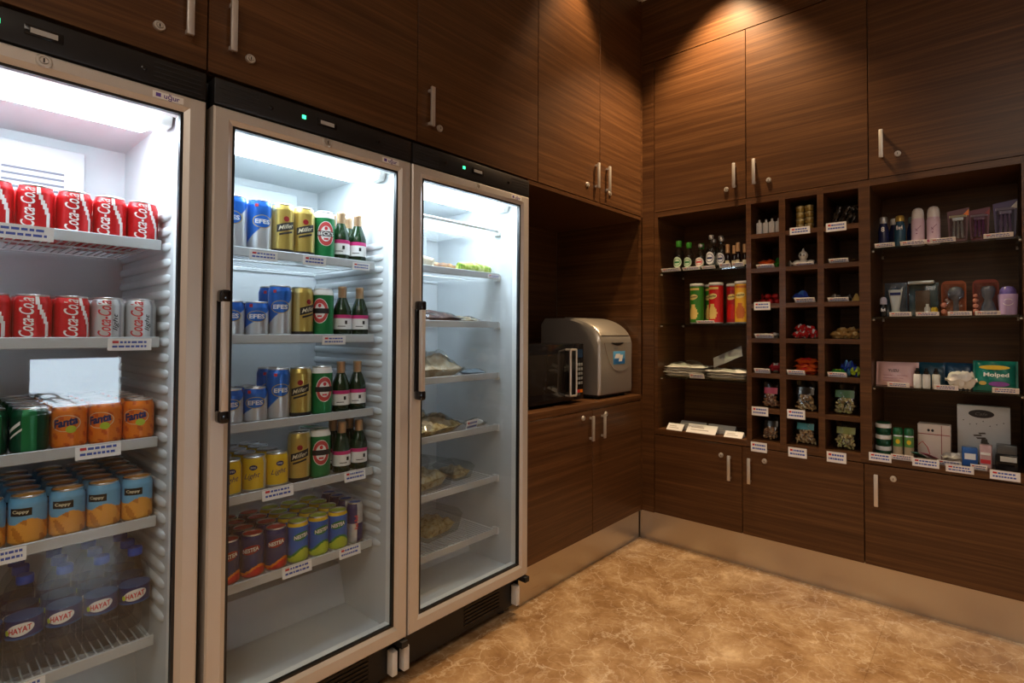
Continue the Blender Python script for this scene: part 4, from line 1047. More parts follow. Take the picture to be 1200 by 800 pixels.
def packet(label, loc, rz, lx, ly, t, mats, seed, group=None, name='sweet_packet', cat='sweets', tilt=0., band=(-.35, .35), noise=.45):
    r = thing(name, label, cat, loc, rz, group)
    b = MB().pillow(lx, ly, t, 18, 8, xf=Matrix.Rotation(tilt, 4, 'X'), crimp=.12, noise=noise, seed=seed, mf=lambda u, v: (2 if abs(u) > .86 else (1 if band[0] < u < band[1] and abs(v) < .7 else 0)))
    zmin = min(v[2] for v in b.v); b.v = [(v[0], v[1], v[2]-zmin+.0005) for v in b.v]; b.build('wrapper', mats, r); return r
ORR = mat('orange_red_wrap', (.62, .09, .015), .3); RW = mat('bright_red_wrap', (.55, .02, .02), .3); BLW = mat('blue_wrap', (.02, .05, .34), .3)
GNW = mat('leaf_green_wrap', (.03, .26, .03), .3); GDW = mat('golden_brown_wrap', (.52, .30, .09), .3, .3); SVW = mat('silver_foil_wrap', (.60, .60, .60), .25, .8)
x0, x1, z = hole(1, 2)
packet('orange red snack packet, lower of two in '+where(1, 2), (.672, .075, z), .1, .085, .055, .018, [ORR, YELLOW, RW], 81, 'orange red snack packets')
packet('orange red snack packet, upper of two in '+where(1, 2), (.674, .078, z+.0215), -.08, .08, .05, .018, [ORR, RW, ORR], 82, 'orange red snack packets')
packet('green snack packet in '+where(1, 2), (.724, .115, z), .2, .050, .045, .040, [GNW, GREEN, GNW], 83)
x0, x1, z = hole(2, 2)
def twist(label, loc, rz, rad, mats, seed, group):
    r = thing('wrapped_sweet', label, 'sweets', loc, rz, group); n = 12
    pts = [((k/n-.5)*rad*4.4, 0, rad*1.0) for k in range(n+1)]; prf = [1.0, .55, .20, .55, .86, .97, 1., .97, .86, .55, .20, .55, 1.0]
    b = MB().tube(pts, [rad*.98*p for p in prf], 14); b.m = [1 if (abs(sum(b.v[i][0] for i in f)/len(f)) > rad*1.1) else 0 for f in b.f]
    b.v = [(v[0], v[1], max(v[2], .0006)) for v in b.v]; b.build('wrapper', mats, r)
CREAMW = mat('white_wrap', (.74, .70, .64), .4)
bb = thing('ornament', 'white ornament of stacked round lobes with a pointed tip and dark marks in a pigeonhole', 'ornament', (.848, .075, z+.0005), 0)
MB().lathe([(.012, 0), (.022, .005), (.025, .016), (.019, .030), (.013, .036), (.019, .044), (.022, .056), (.017, .068), (.006, .078), (.003, .088), (0, .090)], 24).build('body', CREAMW, bb)
mk = MB(); patch_round(mk, .0225, -PI/2-.3, .056, .0035, .007, off=.0015); patch_round(mk, .0225, -PI/2+.35, .054, .003, .005, off=.0015); mk.build('dark_mark', INK, bb)
twist('white wrapped sweet left of the white ornament', (.826, .060, z), .5, .0165, [CREAMW, CREAMW], 1, 'white wrapped sweets')
twist('white wrapped sweet right of the white ornament', (.884, .068, z), -.2, .0160, [CREAMW, INK], 1, 'white wrapped sweets')
twist('white wrapped sweet at the back behind the ornament', (.880, .120, z), .3, .0160, [CREAMW, INK], 1, 'white wrapped sweets')
x0, x1, z = hole(3, 2)
packet('dark brown flat packet in '+where(3, 2), (1.055, .100, z), .1, .070, .05, .018, [mat('dark_brown_wrap', (.07, .03, .02), .3), GOLD, MATS['dark_brown_wrap']], 90)
x0, x1, z = hole(1, 3)
k = 0
HEAP = [(.655, .080, 0, .3), (.690, .075, 0, -.4), (.727, .080, 0, .6), (.672, .120, 0, 1.2), (.712, .125, 0, .1), (.674, .092, .0265, .8), (.712, .094, .0265, -.3)]
for x, y, dz, a in HEAP:
    twist('dark red wrapped sweet in a heap, left column, third row of pigeonholes', (x, y, z+dz), a, .0135, [RW, DRED], 1, 'dark red wrapped sweets in a heap')
x0, x1, z = hole(2, 3)
packet('blue snack packet in '+where(2, 3), (.832, .085, z), .3, .075, .05, .032, [BLW, mat('blue_wrap_light', (.05, .16, .5), .3), BLW], 95)
x0, x1, z = hole(3, 3)
for i, (x, y, dz, a) in enumerate([(.990, .080, 0, .2), (1.032, .085, 0, -.5)]):
    packet(f'silver foil sweet packet, {["left", "right"][i]} one in '+where(3, 3), (x, y, z+dz), a, .052, .036, .022, [SVW, SVW, SVW], 97+i, 'silver foil sweet packets')
py = thing('wrapped_pyramid', 'small golden pyramid shaped sweet in '+where(3, 3), 'sweets', (1.076, .060, z+.0005), .4)
b = MB(); a = .017; b.add([(-a, -a, 0), (a, -a, 0), (a, a, 0), (-a, a, 0), (-.003, -.003, .036), (.003, -.003, .036), (.003, .003, .036), (-.003, .003, .036)], [(3, 2, 1, 0), (0, 1, 5, 4), (1, 2, 6, 5), (2, 3, 7, 6), (3, 0, 4, 7), (4, 5, 6, 7)])
b.build('wrapper', mat('yellow_gold_wrap', (.66, .46, .14), .35, .3), py)
x0, x1, z = hole(1, 4)
packet('pale flat sweet packet in '+where(1, 4), (.690, .085, z), .05, .085, .045, .016, [CREAMW, DRED, CREAMW], 101)
x0, x1, z = hole(2, 4)
for i, (x, y, dz, a) in enumerate([(.820, .075, 0, .35), (.856, .070, 0, -.3), (.897, .078, 0, .25), (.834, .085, .0245, -.2), (.872, .088, .0245, .4)]):
    packet(f'red and white sweet packet, {["bottom left", "bottom centre", "bottom right", "upper left", "upper right"][i]} in '+where(2, 4), (x, y, z+dz), a, .054, .038, .024, [RW, INKW, INKW], 103+i, 'red and white sweet packets', band=(-.45, .1))
x0, x1, z = hole(3, 4)
for i, (x, y, dz, a) in enumerate([(.992, .075, 0, .4), (1.034, .070, 0, -.2), (1.061, .078, 0, .2), (1.015, .085, .021, .1), (1.055, .088, .021, -.4)]):
    packet(f'golden brown biscuit packet, {["bottom left", "bottom centre", "bottom right", "upper left", "upper right"][i]} in '+where(3, 4), (x, y, z+dz), a, .058, .036, .021, [GDW, mat('pale_gold_wrap', (.68, .50, .24), .3, .3), GDW], 113+i, 'golden brown biscuit packets', name='biscuit_packet', cat='biscuits')
x0, x1, z = hole(1, 5)
packet('small red packet in '+where(1, 5), (.712, .090, z), .3, .062, .045, .034, [mat('dull_red_wrap', (.36, .02, .03), .3), CREAMW, DRED], 121)
x0, x1, z = hole(2, 5)
for i, (x, y, dz, a) in enumerate([(.857, .075, 0, .05), (.857, .118, 0, -.08), (.857, .078, .021, -.05), (.857, .118, .021, .1), (.857, .098, .042, .0)]):
    packet(f'orange red chocolate bar, {["bottom front", "bottom back", "middle front", "middle back", "topmost"][i]} in '+where(2, 5), (x, y, z+dz), a, 110e-3, .036, .020, [ORR, RW, ORR], 123+i, 'orange red chocolate bars', name='chocolate_bar', cat='chocolate', band=(-.5, .3))
x0, x1, z = hole(3, 5)
packet('green sweet packet at left in '+where(3, 5), (.995, .085, z), .2, .065, .042, .022, [GNW, LIME, GNW], 131)
packet('blue sweet packet on top in '+where(3, 5), (1.035, .105, z+.0002), -.15, .068, .045, .036, [BLW, SKYB, BLW], 132)
packet('lime and blue sweet packet at right in '+where(3, 5), (1.066, .075, z), .3, .045, .036, .026, [LIME, BLW, SKYB], 133)
def nutbag(label, c, r_, lx, ly, fill, header, seed, xo=0.):
    x0, x1, z = hole(c, r_); r = thing('nut_bag', label, 'snack bag', ((x0+x1)/2+xo, .070, z), 0, 'clear bags of nuts')
    rnd = random.Random(seed); n = MB()
    for k in range(90):
        h = ly*.50*rnd.random()**1.15; q = (1-(h/(ly*.52))**2)**.5
        u = rnd.uniform(-1, 1)*q; v = rnd.uniform(-1, 1)*q
        a, b_ = rnd.uniform(.0075, .0115), rnd.uniform(.0048, .0070)
        M_ = Matrix.Translation((u*lx*.37, v*.019, .009+h)) @ Matrix.Rotation(rnd.uniform(0, PI), 4, 'Z') @ Matrix.Rotation(rnd.uniform(0, PI), 4, 'X')
        n.lathe([(0, -a), (b_*.75, -a*.65), (b_, 0), (b_*.75, a*.65), (0, a)], 7, (M_.translation.x, M_.translation.y, M_.translation.z), xf=M_.to_3x3().to_4x4())
    n.ground(.0015).build('nuts', fill, r)['kind'] = 'stuff'
    f = MB(); NX, NZ = 18, 14; vs = []; fs = []
    ph = [rnd.uniform(0, 6) for _ in range(4)]
    for sd in (1, -1):
        for i in range(NX+1):
            for j in range(NZ+1):
                u = -1+2*i/NX; t = j/NZ
                th = .029*(1-abs(u)**2.4)**.5*(min(1, t*9)**.5)*(1-t)**.45 if 0 < j < NZ and 0 < i < NX else 0
                wd = lx/2*(1-.14*t+.02*math.sin(t*9+ph[0]))
                wv = .0030*math.sin(u*8+t*5+ph[1])*math.sin(t*10+u*3+ph[2])*(1 if t > .12 else 0)
                vs.append((u*wd, -sd*th+wv+.016*t, .0008+t*ly*(1+.03*math.sin(u*4+ph[3])*t)))
    q = (NX+1)*(NZ+1)
    for sd in (0, 1):
        for i in range(NX):
            for j in range(NZ): a = sd*q+i*(NZ+1)+j; c = (a, a+NZ+1, a+NZ+2, a+1); fs.append(c if sd == 0 else c[::-1])
    f.add(vs, fs, 0, True).build('clear_bag', FILM, r)
    h = MB(); side = rnd.choice((-1, 1))
    for i in range(9):
        u = -.42+.84*i/8
        for t in (.56, .80): h.v.append((u*lx*.86+side*lx*.02, -.029*(1-abs(u*1.7)**2.4)**.5*(1-t)**.45-.002+.016*t if abs(u*1.7) < 1 else -.002+.016*t, t*ly))
    for i in range(8): h.f.append((2*i, 2*i+2, 2*i+3, 2*i+1)); h.m.append(0); h.sm.append(True)
    h.build('printed_patch', header, r)
nutbag('clear bag of red brown nuts with pink print, '+where(1, 6), 1, 6, .088, .125, ORBLK, mat('pink_red_print', (.55, .05, .10), .35), 141, .004)
nutbag('clear bag of beige cashews, '+where(2, 6), 2, 6, .108, .140, NUTS, DKFOIL, 145)
nutbag('clear bag of pistachios with green print, '+where(3, 6), 3, 6, .108, .138, PISTA, mat('green_header', (.05, .14, .04), .35), 149)
nutbag('clear bag of brown almonds, '+where(1, 7), 1, 7, .090, .118, blotch('almond_nuts', [(.14, .06, .025), (.34, .17, .07), (.50, .34, .18)], 75), DKFOIL, 153, .004)
nutbag('clear bag of mixed nuts with teal print, '+where(2, 7), 2, 7, .104, .124, NUTS, mat('teal_header', (.04, .26, .28), .35), 157)
nutbag('clear bag of yellow green nuts, '+where(3, 7), 3, 7, .106, .126, PISTA, mat('olive_header', (.24, .26, .04), .35), 161)
# tags in and on the pigeonholes
PT = 'pigeonhole price tags'
def rtag(x, y, z, w_, h_, lean, lab, group=PT, lines=2): pricetag((x, y, z), w_, h_, FACE, lean, lab, group, lines)
FRT = -.0032
for x, y, z, w_, h_, ln, lab in [
    (.853, FRT, CZT[0]-.024, .090, .034, -.03, 'white price tag hanging under the small gold jars'),
    (1.008, FRT, CZT[0]-.028, .084, .040, -.03, 'white price tag hanging under the dark foil sticks'),
    (.688, .020, CZT[1]+.0005, .085, .024, -.8, 'white price tag lying before the orange red packets'),
    (.868, .018, CZT[1]+.0005, .085, .016, -.8, 'white price tag lying before the white ornament'),
    (1.015, .018, CZT[1]+.0005, .080, .026, -.8, 'white price tag lying before the dark brown packet'),
    (.676, FRT, CZT[2]-.032, .078, .040, -.03, 'white price tag hanging under the dark red sweets heap'),
    (.870, .018, CZT[2]+.0005, .090, .030, -.8, 'white price tag lying before the blue snack packet'),
    (1.012, .018, CZT[2]+.0005, .085, .024, -.8, 'white price tag lying before the silver foil packets'),
    (.682, .018, CZT[3]+.0005, .090, .030, -.8, 'white price tag lying before the pale flat packet'),
    (.672, .016, CZT[4]+.0005, .076, .030, -.7, 'white price tag lying before the small red packet'),
    (.830, .014, CZT[4]+.0005, .080, .030, -.7, 'white price tag lying before the orange red chocolate bars'),
    (1.006, .014, CZT[4]+.0005, .078, .028, -.7, 'white price tag lying before the green and blue packets'),
    (.663, FRT, CZT[5]-.036, .080, .044, -.03, 'white price tag hanging under the red brown nuts'),
    (.831, FRT, CZT[5]-.034, .080, .044, -.03, 'white price tag hanging under the cashew bag'),
    (.657, FRT, FZ-.050, .078, .048, -.03, 'white price tag hanging under the almond bag, bottom row'),
    (.836, FRT, FZ-.050, .082, .046, -.03, 'white price tag hanging under the teal printed nut bag, bottom row'),
    (1.002, FRT, FZ-.048, .080, .048, -.03, 'white price tag hanging under the yellow green nut bag, bottom row'),
    (.175, .020, zl[0], .115, .022, -.7, 'white price tag left of all before the green capped bottles'),
    (.294, .020, zl[0], .100, .020, -.7, 'white price tag before the round clear liquor bottle'),
    (.392, .020, zl[0], .075, .018, -.7, 'white price tag before the navy labelled liquor bottle'),
    (.482, .022, zl[0], .060, .024, -.6, 'cream price tag at left before the foil necked dark bottles'),
    (.550, .022, zl[0], .060, .024, -.6, 'cream price tag at right before the foil necked dark bottles'),
    (.380, .010, zl[1], .100, .020, -.8, 'white price tag before the red crisp tubes'),
    (.325, .022, zl[2], .085, .026, -.5, 'grey white tag lying before the folded linen')]:
    rtag(x, y, z, w_, h_, ln, lab)
# ------------------------------------------------------------------ right bay: toiletries
zr = [z+.0005 for z in ZR]+[FZ+.0005]
def small_bottle(name, label, cat, loc, prof, m_, capprof, capm, lab=None, rz=FACE, group=None, text=None, textm=INKW, sq=None):
    r = thing(name, label, cat, loc, rz, group)
    b = MB().lathe(prof, 28, sq=sq).build('bottle', m_, r)
    MB().lathe(capprof, 24, sq=sq).build('cap', capm, r)
    if lab:
        q = MB(); patch_round(q, lab[0], 0, lab[1], lab[2], lab[3], shape=lab[5] if len(lab) > 5 else 'rect', off=.0006, n=16); l = q.build('label', lab[4], r)
    if text:
        x = MB(); txt_round(x, text[0], text[1], text[2], 0, text[3], text[4], bold=.02, off=.0014); x.build('lettering', textm, r)
    return r
NVB = mat('navy_bottle_plastic', (.015, .02, .08), .25); SVCAP = mat('silver_cap', (.45, .46, .47), .3, .7)
dprof = [(.016, 0), (.021, .003), (.0215, .010), (.0215, .075), (.018, .095), (.0145, .106), (.0145, .118)]
small_bottle('deodorant', 'dark navy deodorant with silver cap marked 8, leftmost on top toiletry shelf', 'deodorant', (1.184, .070, zr[0]), dprof, NVB, [(.0150, .112), (.0158, .113), (.0158, .136), (.0135, .141), (0, .141)], SVCAP, text=('8', .0215, .084, .012, .022), group='navy deodorants')
small_bottle('deodorant', 'teal blue deodorant with gold cap marked 8x4 beside the pale sprays', 'deodorant', (1.246, .066, zr[0]), dprof, mat('teal_bottle_plastic', (.02, .07, .12), .25), [(.0150, .112), (.0175, .113), (.0175, .130), (.0135, .138), (0, .138)], GOLD, text=('8x4', .0215, .084, .024, .018), group='navy deodorants')
small_bottle('deodorant', 'dark deodorant half hidden behind the teal one, pale cap', 'deodorant', (1.218, .135, zr[0]), dprof, NVB, [(.0150, .112), (.0158, .113), (.0158, .134), (.0135, .140), (0, .140)], WHITE, group='navy deodorants')
small_bottle('deodorant', 'dark deodorant at the back behind the left pale spray', 'deodorant', (1.285, .140, zr[0]), dprof, NVB, [(.0150, .112), (.0158, .113), (.0158, .134), (.0135, .140), (0, .140)], mat('green_grey_cap', (.20, .28, .26), .4), group='navy deodorants')
for i, x in enumerate((1.311, 1.366)):
    r = thing('spray_can', f'white and pale pink deodorant spray, {["left", "right"][i]} of the pair on top toiletry shelf', 'deodorant', (x, .066, zr[0]), FACE, 'pale pink deodorant sprays')
    MB().lathe([(.0215, 0), (.0235, .003), (.024, .008)]+[(.024, .012+.0085*k) for k in range(12)]+[(.0225, .113), (.021, .116)], 32, mf=lambda a, z: 1 if .010 < z < .024 and abs(a) < 1.1 else 0).build('can', [mat('pale_pink_print', (.66, .50, .60), .35), PINK], r)
    MB().lathe([(.0222, .1155), (.0222, .135), (.0200, .150), (.0150, .159), (.006, .163), (0, .163)], 28).build('cap', mat('pearl_white_cap', (.72, .70, .68), .35), r)
    t = MB(); txt_round(t, 'Rexona', .024, .017, 0, .030, .006, off=.0012); t.build('lettering', INKW, r)
    c = MB(); patch_round(c, .024, -.12, .066, .004, .0022, slant=-1.3, shape='rect', n=4); patch_round(c, .024, .13, .072, .010, .0016, slant=1.1, shape='rect', n=6); patch_round(c, .024, -.1, .050, .003, .003); c.build('tick_mark', mat('grey_pink_print', (.30, .12, .22), .4), r)
def blister(label, loc, w_, h_, mats, seed, rz=0., lean=.12, text='', kind='pouch'):
    r = thing('razor_pack', label, 'razor pack', loc, rz, 'razor packs')
    wt, wb = w_/2, w_*.40
    b = MB(); b.prism([(-wb, .012), (wb, .012), (wt, h_*.93), (wt, h_), (-wt, h_*.93)], 'Y', 0, .004)
    L_ = Matrix.Rotation(-lean, 4, 'X'); b.v = [tuple(L_ @ Vector(v)) for v in b.v]; b.build('backing_card', mats[0], r)
    p = MB().pillow(h_*.72, w_*.72, .030, 14, 10, xf=L_ @ Matrix.Translation((0, -.0006, h_*.42)) @ Matrix.Rotation(PI/2, 4, 'X') @ Matrix.Rotation(PI/2, 4, 'Z') , crimp=.05, noise=.3, seed=seed)
    p.build('clear_bubble', FILM, r)
    for k in range(3):
        x = (k-1)*w_*.20
        q = MB(); q.tube([L_ @ Vector((x, -.010, .018)), L_ @ Vector((x*.9, -.012, h_*.42)), L_ @ Vector((x*.8, -.010, h_*.62))], [.004, .0055, .004], 8)
        q.box(x*.8-w_*.085, x*.8+w_*.085, -.016, -.006, h_*.62, h_*.70, xf=L_); q.build('razor', mats[1], r)
    t = MB(); t.box(-wt*.80, wt*.80, -.0016, -.0006, h_*.74, h_*.80, 0, xf=L_); t.prism([(wt*.45, h_*.80), (wt*.95, h_*.76), (wt*.97, h_*.95)], 'Y', -.0018, -.0006, 1)
    t.v = t.v[:8]+[tuple(L_ @ Vector(v)) for v in t.v[8:]]; t.build('printed_band', [mats[2], mats[3]], r)
    b2 = MB(); b2.box(-wb*.95, wb*.95, -.012, .012, .0, .014, bev=.003).build('hanger_foot', mats[0], r)
PUR = mat('deep_purple_card', (.05, .02, .13), .35); MAR = mat('maroon_card', (.14, .015, .045), .35)
blister('brown and orange razor pack, leftmost of three on top toiletry shelf', (1.448, .075, zr[0]), .074, .148, [mat('brown_violet_card', (.16, .07, .09), .4), GREYS, CREAM, ORANGE], 171)
blister('maroon razor pack between the orange and the purple packs', (1.517, .085, zr[0]), .070, .142, [MAR, mat('violet_handle', (.16, .05, .18), .3), mat('lilac_print', (.40, .30, .45), .4), DRED], 172)
blister('deep purple razor pack, rightmost on top toiletry shelf', (1.598, .075, zr[0]), .076, .160, [PUR, mat('lilac_handle', (.18, .14, .30), .3), mat('lilac_print2', (.30, .26, .45), .4), INKW], 173)
# second shelf
r = thing('roll_on', 'small black roll-on deodorant with pale dome cap on second toiletry shelf', 'deodorant', (1.183, .052, zr[1]), FACE)
MB().lathe([(.010, 0), (.0135, .003), (.0140, .010), (.0140, .048), (.0125, .054)], 24).build('bottle', BLACKG, r)
MB().lathe([(.0135, .0545), (.0138, .055), (.0135, .074), (.009, .085), (0, .088)], 24).build('cap', mat('lilac_grey_cap', (.44, .44, .56), .35), r)
t = MB(); txt_round(t, '8x4', .0140, .030, 0, .017, .016, bold=.03, off=.001); t.build('lettering', INKW, r)
def tubepack(label, x, y, z):
    r = thing('cream_tube_pack', label, 'blister pack', (x, y, z), 0)
    MB().box(-.042, .042, .018, .022, .002, .150, bev=.0015).build('backing_card', mat('dark_blue_card', (.02, .06, .12), .35), r)
    MB().pillow(.140, .080, .020, 14, 10, xf=Matrix.Translation((0, .0185, .076)) @ Matrix.Rotation(PI/2, 4, 'X') @ Matrix.Rotation(PI/2, 4, 'Z') @ Matrix.Translation((0, 0, 0)), crimp=.04, noise=.2, seed=4).build('clear_bubble', FILM, r)
    q = MB(); n = 10; vs = []; fs = []
    for i in range(n+1):
        f = i/n; zz = .030+.088*f; a = .015+.012*f; b = .014*(1-f)+.0012
        for k in range(16): t = 2*PI*k/16; vs.append((a*math.cos(t), b*math.sin(t), zz))
    for i in range(n):
        for k in range(16): k2 = (k+1) % 16; fs.append((i*16+k, i*16+k2, (i+1)*16+k2, (i+1)*16+k))
    fs.append(tuple(n*16+k for k in range(16))); q.add(vs, fs, 0, True); tb = q.build('tube', mat('pale_grey_tube', (.50, .54, .52), .35), r)
    MB().box(-.020, .020, -.0075, -.0045, .094, .106, 0).build('name_band', NAVY, tb)
    MB().lathe([(.016, .0), (.0165, .003), (.0155, .030), (0, .030)], 20).build('cap', mat('pale_mint_cap', (.42, .50, .46), .35), r)
tubepack('pale cream tube on a dark blue card, second toiletry shelf', 1.226, .072, zr[1])
def setpack(label, x, y, z):
    r = thing('travel_set', label, 'blister pack', (x, y, z), 0)
    MB().box(-.052, .052, .034, .038, .001, .146, bev=.0015).build('backing_card', mat('steel_blue_card', (.03, .09, .12), .35), r)
    MB().box(-.052, .052, -.020, .033, .001, .137, bev=.010).build('clear_case', LIDCLEAR, r)
    MB().box(-.054, .040, -.024, .035, .138, .152, bev=.004).build('silver_top', mat('pale_silver_top', (.42, .47, .48), .3, .5), r)
    MB().box(-.030, .022, .004, .030, .002, .112, bev=.004).build('brown_box', mat('brown_print', (.10, .05, .02), .4), r)
    q = MB().lathe([(.008, 0), (.011, .003), (.011, .034), (.006, .040), (.006, .050), (0, .050)], 18, (.014, -.006, .002)); q.build('small_bottle', WHITE, r)
    q = MB().lathe([(.010, 0), (.012, .003), (.012, .030), (.008, .036), (0, .036)], 18, (.038, -.004, .002)); q.build('yellow_bottle', YELLOW, r)
setpack('clear case travel set with silver top, second toiletry shelf', 1.327, .075, zr[1])
def brushpack(label, x, y, z, m_card, seed, hair):
    r = thing('hair_brush_pack', label, 'hair brush', (x, y, z), 0, 'hair brush packs on orange cards')
    b = MB(); n = 8; pr = [(-.042, .0), (.042, 0), (.042, .126)]+[(.042-.018+.018*math.cos(PI/2*k/n), .126+.022*math.sin(PI/2*k/n)) for k in range(1, n+1)]+[(-.024-.018*math.sin(PI/2*k/n), .126+.022*math.cos(PI/2*k/n)) for k in range(n)]+[(-.042, .126)]
    b.prism(pr, 'Y', .020, .024).build('backing_card', m_card, r)
    h = MB(); h.lathe([(.006, .010), (.010, .016), (.009, .060), (.012, .066), (.026, .078), (.028, .100), (.020, .116), (.007, .122), (0, .123)] if hair else [(.026, .004), (.028, .012), (.018, .050), (.012, .064), (.020, .082), (.024, .106), (.018, .118), (0, .121)], 24)
    h.v = [(v[0]+.008, v[1]*.55+.002, v[2]) for v in h.v]; h.build('brush', mat('blue_grey_bristle', (.09, .10, .14), .5), r)
    g = MB().pillow(.132, .074, .032, 14, 10, xf=Matrix.Translation((0, .0195, .068)) @ Matrix.Rotation(PI/2, 4, 'X') @ Matrix.Rotation(PI/2, 4, 'Z'), crimp=.04, noise=.2, seed=seed); g.build('clear_bubble', FILM, r)
    c = MB()
    for k, (zz, rr) in enumerate([(.018, .011), (.046, .012)] if hair else [(.020, .009), (.040, .010), (.062, .010), (.082, .008)]): c.lathe([(0, zz-rr), (rr*.8, zz-rr*.6), (rr, zz), (rr*.8, zz+rr*.6), (0, zz+rr)], 16, (-.032, -.004, 0))
    c.build('pink_handle', mat('coral_pink_plastic', (.55, .22, .16), .35), r)
brushpack('hair brush pack on orange card, left of two on second toiletry shelf', 1.430, .075, zr[1], mat('burnt_orange_card', (.33, .08, .02), .45), 181, True)
brushpack('hair brush pack on rust red card, right of two beside purple tub', 1.534, .080, zr[1], mat('rust_red_card', (.26, .04, .02), .45), 182, False)
r = thing('cream_tub', 'lilac tub with rounded purple lid at right of second toiletry shelf', 'tub', (1.602, .060, zr[1]), FACE)
LIL = mat('lilac_plastic', (.42, .32, .56), .35)
MB().lathe([(.024, 0), (.027, .003), (.031, .078), (.030, .082)], 32, sq=3.5).build('tub', LIL, r)
MB().lathe([(.0265, .0825), (.0268, .084), (.0245, .100), (.017, .111), (0, .115)], 28).build('lid', mat('violet_blue_plastic', (.13, .10, .36), .3), r)
o = MB(); patch_round(o, .0310, 0, .050, .017, .013, inner=.86, nr=1, off=.001); o.build('oval_mark', INKW, r)
# third shelf
def softpack(name, label, cat, loc, rz, w_, h_, t, m_, seed, lean=.18, crimp=.1):
    r = thing(name, label, cat, loc, rz)
    X_ = Matrix.Rotation(R(90)-lean, 4, 'X')
    b = MB().pillow(w_, h_, t, 20, 12, xf=X_ @ Matrix.Translation((0, 0, -t/2)), crimp=crimp, crimp_y=.0, noise=.09, seed=seed)
    zmin = min(v[2] for v in b.v); b.v = [(v[0], v[1], v[2]-zmin+.0005) for v in b.v]; b.build('pack', m_, r)
    fy = min(v[1] for v in b.v); return r, X_, -zmin, fy
r, X_, dz, fy = softpack('wet_wipes_pack', 'pale pink wet wipes pack at left of the lower toiletry shelf', 'wipes', (1.228, .085, zr[2]), .0, .158, .105, .040, mat('pale_pink_wrap', (.70, .46, .46), .35), 191)
x = MB(); n_ = X_.to_3x3() @ Vector((0, 0, 1)); o_ = X_ @ Vector((-.012, .012, .0225)); txt_flat(x, 'YUZU', (o_.x, o_.y, o_.z+dz), (1, 0, 0), X_.to_3x3() @ Vector((0, 1, 0)), .040, .012, bold=.02)
x.build('lettering', INK, r)
x = MB()
for k, L_ in enumerate((.09, .075, .06)):
    o_ = X_ @ Vector((-.05, -.010-.012*k, .0222)); x.quad((o_.x, o_.y, o_.z+dz), (L_, 0, 0), X_.to_3x3() @ Vector((0, .002, 0)))
x.build('printed_lines', mat('rose_ink', (.45, .18, .2), .5), r)
for i, x in enumerate((1.305, 1.336, 1.368)):
    small_bottle('pump_bottle', f'white bottle with black top, {["left", "middle", "right"][i]} of three on the lower toiletry shelf', 'bottle', (x, .050 if i != 2 else .075, zr[2]), [(.0125, 0), (.0142, .003), (.0142, .054), (.012, .058)], FROSTP, [(.0085, .0582), (.0092, .059), (.0092, .071), (.006, .074), (.0055, .083), (0, .084)], BLACKG, group='white bottles with black tops', sq=4)
def boxpack(name, label, cat, loc, w_, d_, h_, m_, rz=0., bev=.003):
    r = thing(name, label, cat, loc, rz); MB().box(-w_/2, w_/2, -d_/2, d_/2, 0, h_, bev=bev).build('box', m_, r); return r
r, X_, dz, fy = softpack('cotton_pack', 'dark blue packet standing behind the white bottles, lower toiletry shelf', 'packet', (1.352, .150, zr[2]), 0, .12, .105, .03, mat('dark_teal_wrap', (.01, .07, .12), .3), 195)
r, X_, dz, fy = softpack('cotton_pack', 'dark blue lettered packet behind the white pouch, lower toiletry shelf', 'packet', (1.446, .125, zr[2]), 0, .112, .108, .035, mat('deep_blue_wrap', (.01, .055, .12), .3), 196)
x = MB(); o_ = X_ @ Vector((-.005, .012, .020)); txt_flat(x, 'COTTON', (o_.x, o_.y, o_.z+dz), (1, 0, 0), X_.to_3x3() @ Vector((0, 1, 0)), .060, .011); x.build('lettering', mat('pale_blue_ink', (.35, .5, .6), .5), r)
packet('small white knotted pouch before the dark blue packet, lower toiletry shelf', (1.452, .065, zr[2]), .1, .105, .060, .052, [CREAMW, CREAMW, CREAMW], 197, name='white_pouch', cat='pouch')
r, X_, dz, fy = softpack('sanitary_pad_pack', 'teal green pad pack with yellow band at right of lower toiletry shelf', 'packet', (1.560, .090, zr[2]), -.04, .140, .122, .045, mat('teal_green_wrap', (.01, .20, .16), .3), 199)
def onpack(o, u, v, m_, nm, off=.0235, oval=False):
    q = MB()
    if oval:
        n = 20; vs = [X_ @ Vector((o[0]+u*math.cos(2*PI*k/n), o[1]+v*math.sin(2*PI*k/n), off)) for k in range(n)]; q.add([(a.x, a.y, a.z+dz) for a in vs], [tuple(range(n))])
    else:
        c = X_ @ Vector((o[0], o[1], off)); q.quad((c.x, c.y, c.z+dz), (u, 0, 0), X_.to_3x3() @ Vector((0, v, 0)))
    q.build(nm, m_, r)
onpack((-.002, .032), .048, .009, YELLOW, 'yellow_band', .0236, True); onpack((.012, -.034), .032, .010, mat('violet_print', (.20, .04, .28), .35), 'violet_oval', .0236, True); onpack((-.038, -.032), .012, .008, GOLD, 'gold_oval', .0236, True)
x = MB(); o_ = X_ @ Vector((.004, .000, .0285)); txt_flat(x, 'Molped', (o_.x, o_.y, o_.z+dz), (1, 0, 0), X_.to_3x3() @ Vector((0, 1, 0)), .078, .021, bold=.02); x.build('lettering', INKW, r)
